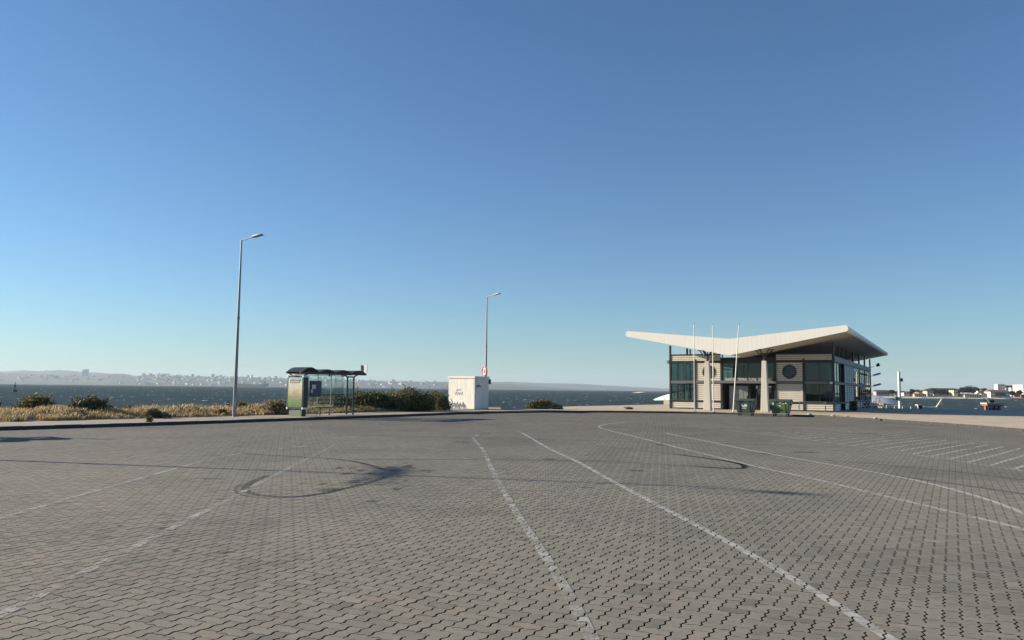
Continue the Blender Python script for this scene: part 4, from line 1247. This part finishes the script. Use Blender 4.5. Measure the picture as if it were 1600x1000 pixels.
def bicycle(loc, rz, label, sc=1.0):
    t = thing('bicycle', label, 'bicycle', loc, rz, 'bicycles parked along the terminal wall')
    for x in (-.52, .52):
        wl = MB().torus((x, 0, .34), (0, 1, 0), .32, .024, 20, 6).build('wheel', 'rubber', t)
        sp_ = MB()
        for k in range(6):
            a = k * PI / 6; sp_.tube([(x - math.cos(a) * .3, 0, .34 - math.sin(a) * .3), (x + math.cos(a) * .3, 0, .34 + math.sin(a) * .3)], .003, 3)
        sp_.build('spokes', 'black', wl)
    MB().tube([(-.52, 0, .34), (-.05, 0, .30), (.38, 0, .80), (-.18, 0, .78), (-.05, 0, .30)], .018, 6).tube([(-.52, 0, .34), (-.18, 0, .78)], .014, 6).tube([(.52, 0, .34), (.40, 0, .78), (.36, 0, .95)], .018, 6).build('frame', 'black', t)
    MB().tube([(.30, -.28, 1.0), (.36, 0, .97), (.30, .28, 1.0)], .014, 6).build('handlebar', 'galv', t)
    MB().prism([(-.32, -.08), (-.10, -.03), (-.02, 0), (-.10, .03), (-.32, .08)], 'z', .86, .91).build('saddle', 'black', t)
    MB().tube([(-.05, -.09, .30), (-.05, .09, .30)], .05, 8).build('crank', 'galv', t)
    return t
bk = bicycle(bworld(13.75, 19.0), BROT + R(80), 'dark bicycle parked at the terminal side wall, nearest of three')
dup(bk, bworld(13.8, 22.6), BROT + R(84), 'dark bicycle parked at the terminal side wall, middle of three', 'bicycles parked along the terminal wall')
dup(bk, bworld(14.3, 27.5), BROT + R(62), 'dark bicycle parked at the far end of the terminal side wall', 'bicycles parked along the terminal wall')
bush('planter_shrub', 'dark shrub in a tub at the near end of the terminal side wall', *bworld(13.95, 6.0), 1.0, .9, .85, 'leaf_dark', 900, .06, 30, 5, cat='shrub')

for k, (u, Y, r_, lb) in enumerate(((1264, 53.6, .11, 'pale stone lying on the plaza edge right of the bright green container'), (1300, 51.0, .11, 'small pale stone on the plaza edge before the bench'), (1322, 49.8, .09, 'small pale stone at the kerb near the terminal corner'), (1366, 46.8, .10, 'small pale stone at the kerb right of the terminal corner'))):
    bm = bmesh.new(); bmesh.ops.create_icosphere(bm, subdivisions=2, radius=r_)
    for v_ in bm.verts:
        v_.co *= rng.uniform(.82, 1.12); v_.co.z *= .6; v_.co.x *= 1.4
    me_ = bpy.data.meshes.new('stone'); bm.to_mesh(me_); bm.free(); me_.materials.append(M['concrete'])
    o = tag(link('stone', me_), lb, 'stone', 'loose stones along the plaza edge'); o.location = (at_px(u, Y), Y, .12 + r_ * .4)

# ------------------------------------------------------------------ ferry pontoons, mast, quay hut
po = thing('ferry_pontoon', 'white curved canopy of the ferry pontoon showing on both sides of the terminal', 'pontoon', (35.9, 110, -2.5), BROT)
Wp, Dp_ = 16.6, 4.6
gv = []; gf = []
nu, nv_ = 28, 10
for sgn in (1, 0):
    for i in range(nu + 1):
        u = -1 + 2 * i / nu
        for j in range(nv_ + 1):
            v_ = -1 + 2 * j / nv_
            half = Dp_ * (1 - abs(u) ** 4) ** .5 + .25
            z = 2.85 + (1.75 * (1 - abs(u) ** 4)) * (1 - .92 * v_ * v_) + (0 if sgn else -.14)
            gv.append((u * Wp, v_ * half, z))
n1 = (nu + 1) * (nv_ + 1)
for i in range(nu):
    for j in range(nv_):
        q_ = (i * (nv_ + 1) + j, (i + 1) * (nv_ + 1) + j, (i + 1) * (nv_ + 1) + j + 1, i * (nv_ + 1) + j + 1)
        gf.append(q_); gf.append(tuple(n1 + k for k in q_[::-1]))
    for j in (0, nv_):
        a, b_ = i * (nv_ + 1) + j, (i + 1) * (nv_ + 1) + j
        gf.append((a, b_, b_ + n1, a + n1))
MB().add(gv, gf).build('canopy', 'whitesheet', po, smooth=True)
MB().box(-14.0, 14.6, -3.6, 3.6, .9, 2.95).build('cabin_wall', 'shore_white', po)
MB().box(-16.2, 16.2, -5.0, 5.0, -.5, .75).build('float', 'shipblue', po)
for x in (11.2, 12.6, 14.0):
    MB().box(x - .5, x + .5, -3.64, -3.61, 1.3, 2.6).build('cabin_window', 'slat', po)
mt = thing('signal_mast', 'white signal mast with dark fittings rising from the quay edge', 'mast', (48.4, 98.5, -2.6), 0)
MB().tube([(0, 0, 0), (0, 0, 6.9)], [.19, .15], 12).build('pole', 'white', mt, smooth=True)
MB().box(.2, .42, -.12, .12, 5.7, 6.1).build('lamp', 'black', mt)
MB().box(.2, .38, -.1, .1, 4.3, 4.5).build('lamp', 'black', mt)
MB().box(-.48, -.26, -.12, .12, 3.4, 3.8).build('junction_box', 'black', mt)
gw = thing('gangway', 'white railing and raised barrier arm of the boat gangway beyond the quay', 'gangway', (46.6, 99, -.38), 0)
for x0, x1 in ((-2.6, -.2), (.3, 2.9)):
    MB().tube([(x0, 0, .42), (x1, 0, .42)], .055, 6).build('rail', 'white', gw)
    k = int((x1 - x0) / .8)
    for i in range(k + 1):
        MB().tube([(x0 + (x1 - x0) * i / k, 0, -.9), (x0 + (x1 - x0) * i / k, 0, .42)], .045, 6).build('rail_post', 'white', gw)
MB().box(3.62, 3.98, -.25, .25, -.5, .45).build('winch_box', 'black', gw)
MB().box(3.5, 4.08, -.33, .30, .46, .54).box(3.54, 3.60, -.33, -.20, -.5, .45).build('winch_cover', 'white', gw)
MB().tube([(4.1, 0, .22), (5.1, 0, .22), (5.75, 0, .22)], .11, 8).build('arm_base', 'white', gw)
MB().tube([(5.55, 0, .10), (6.25, 0, 1.12)], [.12, .08], 8).build('barrier_arm', 'white', gw)
hu = thing('quay_hut', 'small orange frame hut with flat roof and solar panel standing in the water', 'hut', (60.4, 99.6, -3.0), 0)
for x in (-1.2, 1.12):
    MB().box(x - .15, x + .15, -.25, .25, 1.2, 3.25).build('post', 'orange', hu)
MB().box(-1.55, 1.5, -1.0, 1.0, 3.25, 3.55).build('roof', 'roofgrey', hu, bevel=.03)
MB().box(-1.4, 1.35, -.9, .9, 3.0, 3.245).build('roof_beam', 'orange', hu)
MB().box(-1.02, .94, .1, .16, 2.1, 3.0).build('rear_panel', 'sticker', hu)
MB().box(-.55, .6, -.5, .3, 1.0, 2.65).build('counter', 'shipblue', hu)
MB().box(-.1, .12, -.6, -.5, 2.4, 3.0).build('meter', 'black', hu)
sp_ = MB().add([(-1.3, -.5, 4.15), (-.6, -.5, 3.6), (-.6, .5, 3.6), (-1.3, .5, 4.15), (-1.27, -.5, 4.19), (-.57, -.5, 3.64), (-.57, .5, 3.64), (-1.27, .5, 4.19)], [(0, 1, 2, 3), (4, 5, 6, 7), (0, 1, 5, 4), (1, 2, 6, 5), (2, 3, 7, 6), (3, 0, 4, 7)]).build('solar_panel', 'black', hu)
MB().tube([(-1.32, -.52, 4.2), (-.75, -.52, 3.56)], .06, 6).build('panel_frame', 'white', sp_)
MB().box(-.5, .0, -.5, .5, 3.55, 4.05).build('battery_box', 'black', hu)
MB().tube([(-.05, 0, 3.55), (-.05, 0, 5.6)], .022, 6).build('aerial', 'black', hu)
MB().box(-2.2, 2.2, -1.6, 1.6, -.6, 1.2).build('float', 'quay', hu)

gw.scale = (1.17, 1, 1.17); hu.scale = (.72, .72, .72); hu.location = (60.6, 99.6, -1.98)
# ------------------------------------------------------------------ buoys and ship
def buoy(u, Y, h_, label):
    t = thing('buoy', label, 'buoy', (at_px(u, Y), Y, -2.6), 0)
    MB().tube([(0, 0, 0), (0, 0, .18 * h_), (0, 0, .24 * h_)], [.22 * h_, .22 * h_, .14 * h_], 14).build('float', 'black', t)
    mb = MB()
    for k in range(3):
        a = 2 * PI * k / 3
        mb.tube([(math.cos(a) * .13 * h_, math.sin(a) * .13 * h_, .2 * h_), (math.cos(a) * .05 * h_, math.sin(a) * .05 * h_, .74 * h_)], .02 * h_, 5)
    mb.build('tower', 'black', t)
    MB().box(-.06 * h_, .06 * h_, -.06 * h_, .06 * h_, .58 * h_, .72 * h_).build('marker_board', 'black', t)
    MB().tube([(0, 0, .72 * h_), (0, 0, .82 * h_)], .02 * h_, 6).build('staff', 'black', t)
    MB().tube([(0, 0, .84 * h_), (0, 0, .90 * h_), (0, 0, 1.0 * h_)], [.05 * h_, .055 * h_, .02 * h_], 8).build('topmark', 'black', t)
buoy(28, 390, 4.9, 'dark lattice navigation buoy on the water above the broad olive bush')
buoy(357.5, 560, 2.3, 'small dark buoy on the water left of the tall lamp post')
sh = thing('tanker_ship', 'long rust orange tanker with dark blue stern moored off the far shore', 'ship', (at_px(398, 3900), 3900, -2.5), R(3))
hl = [(-75, 11), (-80, 12), (-80, 14), (30, 12.5), (31, 15), (72, 15), (70, 2), (60, 0), (-70, 0)]
MB().prism([(x, z) for x, z in hl if x < 32 and x > -81][:3] + [(30, 11), (30, 0), (-70, 0)], 'y', -11, 11).build('hull', 'hull', sh)
MB().prism([(30.5, 0), (62, 0), (74, 6), (76, 17), (30.5, 13)], 'y', -11, 11).build('stern', 'shipblue', sh)
MB().box(38, 54, -9, 9, 17.2, 27).build('deckhouse', 'city_a', sh)
MB().box(56, 61, -3, 3, 17.2, 30).build('funnel', 'shipblue', sh)
MB().box(-64, 28, -7, 7, 12.7, 15).build('deck_pipes', 'city_b', sh)

# ------------------------------------------------------------------ near shore on the right (about 680 m off)
SY = 690
def shore_line(u): return SY + (u - 1500) * .25
b = MB()
us = list(range(1290, 1960, 12))
rows = [(-4, -2.55), (10, -1.7), (24, -1.2), (60, -.6), (260, 1.0)]
vs = []; fs = []
for j, (d, z) in enumerate(rows):
    for i, u in enumerate(us):
        Y = shore_line(u) + d + (math.sin(i * 1.7) * 3 if j < 2 else 0)
        vs.append((at_px(u, SY) * (1 + d / SY), Y, z))
for i in range(len(us) - 1):
    fs.append((i, i + 1, len(us) + i + 1, len(us) + i)); fs.append((len(us) + i, len(us) + i + 1, 2 * len(us) + i + 1, 2 * len(us) + i))
bb = MB(); bb.add(vs, fs); tag(bb.build('beach', 'sand'), kind='structure')
fs2 = []
for j in (2, 3):
    for i in range(len(us) - 1):
        fs2.append((j * len(us) + i, j * len(us) + i + 1, (j + 1) * len(us) + i + 1, (j + 1) * len(us) + i))
bb = MB(); bb.add(vs, fs2); tag(bb.build('far_shore', 'scrub'), kind='structure')
PXM = 1 / 1230.
def yh(u): return 598.8 + .011 * u
def shore_pos(u, d): 
    Y = shore_line(u) + d
    return at_px(u, Y), Y
def house(u0, u1, ytop, ybase, d, wall, roof, label, cat='house', storeys=1, flat=False, name='house', nwin=4, group=None):
    um = (u0 + u1) / 2; X, Y = shore_pos(um, d)
    w_ = (u1 - u0) * PXM * Y
    ztop = EYE + (yh(um) - ytop) * PXM * Y; zb_ = min(EYE + (yh(um) - ybase) * PXM * Y, .3) - .6
    t = thing(name, label, cat, (X, Y, zb_), rng.uniform(-.12, .12), group)
    h_ = ztop - zb_; dep = max(7, w_ * .6)
    wh = h_ if flat else h_ * .74
    wl = MB().box(-w_ / 2, w_ / 2, -dep / 2, dep / 2, 0, wh).build('wall', wall, t)
    if flat:
        MB().box(-w_ / 2 - .15, w_ / 2 + .15, -dep / 2 - .15, dep / 2 + .15, wh + .01, wh + .35).build('roof', roof, t)
    else:
        MB().prism([(-dep / 2 - .4, wh + .01), (dep / 2 + .4, wh + .01), (0, h_)], 'x', -w_ / 2 - .3, w_ / 2 + .3).build('roof', roof, t)
    wm_ = MB().box(-.55, .55, -.05, .05, -.65, .65).mesh('window', 'window')
    for s_ in range(storeys):
        for i in range(nwin):
            x = -w_ / 2 + w_ * (i + .5) / nwin; z = .6 + wh * (s_ + .5) / storeys
            o = link('window', wm_, t, (x, -dep / 2 - .03, min(z, wh - .8)))
    return t
def tree(u, ytop, wpx, d, label, group='trees on the near shore', name='tree', slim=1.0, n_=1500):
    X, Y = shore_pos(u, d)
    ztop = EYE + (yh(u) - ytop) * PXM * Y; z0 = -.8
    h_ = (ztop - z0) * 1.08; w_ = wpx * PXM * Y * 1.3
    t = thing(name, label, 'tree', (X, Y, z0), 0, group)
    sd_ = int(u * 7 + d); rg = np.random.default_rng(sd_)
    P = []; T = []
    L_ = 11
    for i in range(L_):
        an = rg.uniform(0, 2 * PI); rr = math.sqrt(rg.random()) * .72
        lz = rg.uniform(.42, .92 - .25 * rr); r_ = rg.uniform(.16, .30)
        k = n_ // L_
        q_ = rg.normal(size=(k, 3)); q_ /= np.linalg.norm(q_, axis=1)[:, None]; q_ *= rg.uniform(.5, 1, (k, 1)) ** .5
        P.append(np.column_stack([(math.cos(an) * rr * .5 + q_[:, 0] * r_) * w_ , (math.sin(an) * rr * .5 + q_[:, 1] * r_) * w_, (lz + q_[:, 2] * r_ * .62) * h_]))
        T.append(np.clip(rg.normal(.45, .25, k), 0, 1))
    P = np.concatenate(P); T = np.concatenate(T); P[:, 2] = np.clip(P[:, 2], .12 * h_, h_ * 1.02)
    link('crown', leaf_cloud('crown', P, T, .62, 'leaf_tree'), t)
    MB().tube([(0, 0, -.2), (.1, 0, h_ * .35), (0, .1, h_ * .7)], [.32, .24, .08], 6).build('trunk', 'bark', t)
    return t
house(1366, 1386, 609.5, 617, 60, 'shore_grey', 'darkroof', 'dark roofed long house just right of the terminal on the far beach', nwin=6)
house(1400, 1412, 611, 617, 40, 'shore_white', 'tile', 'small white house just left of the white mast across the water', nwin=3)
house(1409, 1417, 611.5, 617.5, 26, 'shore_white', 'darkroof', 'small white house just right of the white mast across the water', nwin=2)
house(1423, 1443, 614.5, 619.2, 18, 'shore_cream', 'tile', 'long low cream house beside the beach left of the tall pale block', nwin=6)
house(1431, 1443, 612, 616, 40, 'shore_grey', 'tile', 'grey roofed house behind the long low cream house', nwin=4)
house(1444, 1453, 608.2, 619.5, 22, 'shore_cream', 'darkroof', 'tall cream gabled house at the left end of the dark hedge-like trees', nwin=2, storeys=2)
house(1450, 1492, 606.5, 615, 95, 'shore_grey', 'darkroof', 'wide dark roofed hall behind the flat topped trees', 'hall', nwin=10, name='hall')
house(1485, 1491.5, 610.5, 617.5, 28, 'shore_cream', 'shore_cream', 'small square cream house at the right end of the flat topped trees', flat=True, nwin=2)
house(1500, 1527, 615.5, 620.2, 20, 'shore_cream', 'tile', 'long low cream shed on the beach under the big tree group', 'shed', nwin=7, name='shed')
house(1524, 1530, 608, 614, 70, 'shore_white', 'roofgrey', 'white cottage tucked behind the right edge of the big tree group', nwin=2)
house(1528, 1541, 613, 620, 34, 'shore_grey', 'darkroof', 'grey house left of the large white hall', nwin=4)
house(1541, 1570, 609, 620.8, 24, 'shore_white', 'tile', 'large white hall with red tiled roof right on the far beach', 'hall', nwin=9, storeys=2, name='hall')
house(1555.5, 1566, 600.8, 614, 120, 'shore_white', 'shore_white', 'white square tower block rising behind the large white hall', 'tower block', nwin=3, storeys=4, flat=True, name='tower_block')
house(1568, 1592, 602.2, 612, 190, 'shore_grey', 'darkroof', 'grey dark roofed block between the white tower and the stepped white block', 'apartment block', nwin=7, storeys=3, name='apartment_block')
house(1574, 1590, 606.5, 616, 110, 'shore_white', 'shore_white', 'lower step of the white stepped apartment block', 'apartment block', nwin=5, storeys=3, flat=True, name='apartment_block')
house(1588, 1625, 602.0, 618, 90, 'shore_white', 'shore_white', 'tall stepped white apartment block at the right edge of the photo', 'apartment block', nwin=10, storeys=5, flat=True, name='apartment_block')
house(1588, 1620, 616.8, 621.5, 22, 'redwall', 'redwall', 'low red building on the beach at the right edge of the photo', 'building', nwin=6, flat=True, name='low_building')
for u, yt, wp, d, lb in ((1393, 609.5, 9, 45, 'tree left of the white mast on the far shore'), (1420, 612.5, 7, 30, 'small round tree right of the small white house by the mast'), (1425, 607.8, 4.5, 60, 'slim dark tree like a cypress behind the long low cream house'),
                     (1436, 608.8, 12, 70, 'spreading tree above the long low cream house'), (1458, 607.5, 14, 42, 'first tree of the flat topped row behind the far beach'), (1467, 607.8, 14, 38, 'second tree of the flat topped row behind the far beach'),
                     (1475, 608.3, 14, 44, 'third tree of the flat topped row behind the far beach'), (1483, 609, 12, 46, 'last tree of the flat topped row behind the small square cream house'), (1495, 608.5, 10, 60, 'tree between the square cream house and the big tree group'),
                     (1503, 605.5, 15, 50, 'left tree of the big tree group on the far shore'), (1511, 603.2, 18, 55, 'tallest tree of the big group on the far shore'), (1520, 605.5, 15, 48, 'right tree of the big tree group on the far shore'),
                     (1537, 607.2, 12, 75, 'tree behind the grey house left of the large white hall'), (1561, 614, 9, 16, 'small tree in front of the large white hall'), (1576, 610.5, 13, 30, 'dark tree right of the large white hall'), (1590, 609.5, 8, 60, 'narrow tree in front of the stepped white block'), (1374, 611, 10, 90, 'tree behind the dark roofed long house')):
    tree(u, yt, wp, d, lb)

# sand spit behind the terminal
b = MB()
X0, Y0_ = at_px(994, 1250), 1250
b.prism([(0, -2.6), (12, -.9), (160, -.2), (160, -2.6)], 'y', -20, 50)
tag(b.build('sand_spit', 'sand'), kind='structure').location = (X0, Y0_, 0)

# ------------------------------------------------------------------ the city shore and hills far off
def interp(tab, u):
    for (a, x), (b_, y) in zip(tab, tab[1:]):
        if a <= u <= b_: return x + (y - x) * (u - a) / (b_ - a)
    return tab[0][1] if u < tab[0][0] else tab[-1][1]
RA = [(-900, 14), (-200, 15), (0, 16.2), (30, 16), (75, 14.4), (130, 12.6), (157, 13.6), (172, 16.8), (200, 16.2), (216, 12.8), (230, 16.2), (260, 16.0), (290, 14.2), (400, 13.2), (450, 12.4), (560, 11), (600, 9.8), (700, 9.6), (760, 8.8), (800, 7.5), (850, 4), (900, 1), (960, -.4)]
RB = [(-900, 16), (-50, 18), (20, 18.4), (40, 20.4), (60, 19), (80, 20.8), (100, 21.3), (130, 19.4), (150, 18.4), (170, 17), (200, 15), (230, 12), (300, 9), (420, 8), (520, 4), (600, -.5)]
RC = [(560, 0), (640, 9), (700, 9.9), (760, 10.6), (800, 10.9), (850, 9.6), (900, 9.2), (950, 7), (1000, 4.8), (1050, 2.9), (1150, 1.2), (1300, .6), (1400, -.3)]
def hill(tab, u0, u1, D0, D1, sd_):
    rg = random.Random(sd_)
    us = [u0 + (u1 - u0) * i / 200 for i in range(201)]
    rows = 9; vs = []; fs = []
    for j in range(rows + 2):
        f = j / rows
        for i, u in enumerate(us):
            D = D0 + (D1 - D0) * f
            if j <= rows:
                cr = EYE + interp(tab, u) * PXM * D1
                z = -2.4 + (max(cr, -2.35) + 2.4) * (f ** .75) * (1 + .10 * math.sin(u * .09 + j * 1.3) * (1 - f) + (rg.uniform(-.025, .025)))
            else: z = -2.4
            if j == 0: z = -2.45
            vs.append((at_px(u, D), D, z))
    k = len(us)
    for j in range(rows + 1):
        for i in range(k - 1): fs.append((j * k + i, j * k + i + 1, (j + 1) * k + i + 1, (j + 1) * k + i))
    b_ = MB(); b_.add(vs, fs)
    return tag(b_.build('hills', 'hill', fix=False, smooth=True), kind='structure')
hill(RA, -800, 960, 5200, 6400, 1)
hill(RB, -800, 600, 8200, 9000, 2)
hill(RC, 560, 1400, 8000, 9000, 3)
def hz_at(u, f, tab=RA, D0=5200, D1=6400):
    D = D0 + (D1 - D0) * f
    cr = EYE + interp(tab, u) * PXM * D1
    return D, -2.4 + (max(cr, -2.35) + 2.4) * f ** .75
# unit houses: gabled and flat, scaled per building
def unit_house(gable, wall, roof):
    wl = MB().box(-.5, .5, -.5, .5, -.6, 1 if not gable else .74)
    me_ = wl.mesh('wall', wall)
    if gable: rm = MB().prism([(-.56, .745), (.56, .745), (0, 1.05)], 'x', -.53, .53).mesh('roof', roof)
    else: rm = MB().box(-.52, .52, -.52, .52, 1.002, 1.06).mesh('roof', roof)
    return me_, rm
kinds_ = [unit_house(True, 'city_a', 'city_t'), unit_house(False, 'city_a', 'city_a'), unit_house(False, 'city_b', 'city_c'), unit_house(True, 'city_b', 'city_t'), unit_house(False, 'city_c', 'city_c')]
def dens(u): return .16 if u < 150 else (.14 if u < 215 else (1.0 if u < 560 else .6))
done = 0; sv = []; sf = []
sm_ = {k: MB() for k in ('city_a', 'city_b', 'city_c')}
tries = 0
spots_ = []
while len(spots_) < 480 and tries < 20000:
    tries += 1
    u = rng.uniform(-60, 700); f = rng.random() ** .8
    if rng.random() > dens(u) * (1 if u < 620 else .6): continue
    if u < 110 and f > .8: continue
    D, z = hz_at(u, f); spots_.append((u, f, D, z))
for i, (u, f, D, z) in enumerate(spots_):
    wv_ = rng.uniform(9, 24) * (1.2 if rng.random() < .15 else 1); dv = rng.uniform(12, 24)
    hv = rng.uniform(5, 10) if rng.random() < .88 else rng.uniform(13, 24)
    if u < 215 and f > .6: hv = min(hv, 9)
    kd_ = rng.choices(range(5), (3, 4, 2, 2, 2))[0]
    if i < 240 and -10 < u:
        wl, rm = kinds_[kd_]
        lab, grp = (('pale flat roofed block in the hazy city across the water', 'pale blocks in the far city') if kd_ in (1, 2, 4) else ('tile roofed house in the hazy city across the water', 'tiled houses in the far city'))
        o = tag(link('apartment_block' if kd_ in (1, 2, 4) else 'house', wl, None, (at_px(u, D), D, z)), lab, 'building' if kd_ in (1, 2, 4) else 'house', grp)
        o.scale = (wv_, dv, hv); o.rotation_euler = (0, 0, rng.uniform(-.7, .7))
        link('roof', rm, o)
    else:
        a = rng.uniform(-.7, .7); c_, s_ = math.cos(a), math.sin(a)
        mb = MB().box(-wv_ / 2, wv_ / 2, -dv / 2, dv / 2, -4, hv)
        X = at_px(u, D)
        sm_[('city_a', 'city_a', 'city_b', 'city_b', 'city_c')[kd_]].add([(X + x * c_ - y * s_, D + x * s_ + y * c_, z + zz_) for x, y, zz_ in mb.v], mb.f)
for k, mb in sm_.items():
    tag(mb.build('far_city', k, fix=False), kind='stuff')
for u, yt, wpx, lb in ((134.2, 579.0, 4.2, 'left of two hazy tower blocks on the ridge, slightly lower'), (138.3, 578.2, 4.0, 'right of two hazy tower blocks on the ridge, slightly taller'), (392, 587.2, 6, 'broad hazy tower block on the city skyline right of the tall lamp'), (433, 588.4, 3, 'slim hazy tower block on the city skyline near the bus shelter'), (303.5, 585.2, 2.6, 'small hazy tower block on the city skyline left of the tall lamp')):
    D = 6450 if u > 200 else 6900
    zt_ = EYE + (yh(u) - yt) * PXM * D
    wl, rm = kinds_[4]
    o = tag(link('tower_block', wl, None, (at_px(u, D), D, 20)), lb, 'tower block')
    o.scale = (wpx * PXM * D, 22, zt_ - 20); link('roof', rm, o)
# white town at the foot of the low hills to the right
mb = MB()
for i in range(70):
    u = rng.gauss(845, 22) if rng.random() < .8 else rng.uniform(830, 960)
    D = 7900 - rng.uniform(0, 60); X = at_px(u, D); w_ = rng.uniform(10, 26); h_ = rng.uniform(6, 16) if abs(u - 845) < 45 else 6
    mb.box(X - w_ / 2, X + w_ / 2, D - 8, D + 8, -2.4, h_)
tag(mb.build('far_town', 'city_a', fix=False), kind='stuff')
br_ = thing('bridge_tower', 'faint slender bridge tower in front of the low hills, right of the lamp', 'bridge tower', (at_px(799.5, 7400), 7400, -2.5), 0)
for x in (-4, 4):
    MB().prism([(x - 3, 0), (x + 3, 0), (x * .5 + 2, 68), (x * .5 - 2, 68)], 'y', -3, 3).build('leg', 'city_c', br_)
MB().box(-4, 4, -2.5, 2.5, 44, 48).build('cross_beam', 'city_c', br_)

# ------------------------------------------------------------------ air
hb = MB().box(-9900, 9900, -3000, 13200, -3.6, 230).build('haze', None)
hb.data.materials.append(M['haze'])
tag(hb, kind='stuff')
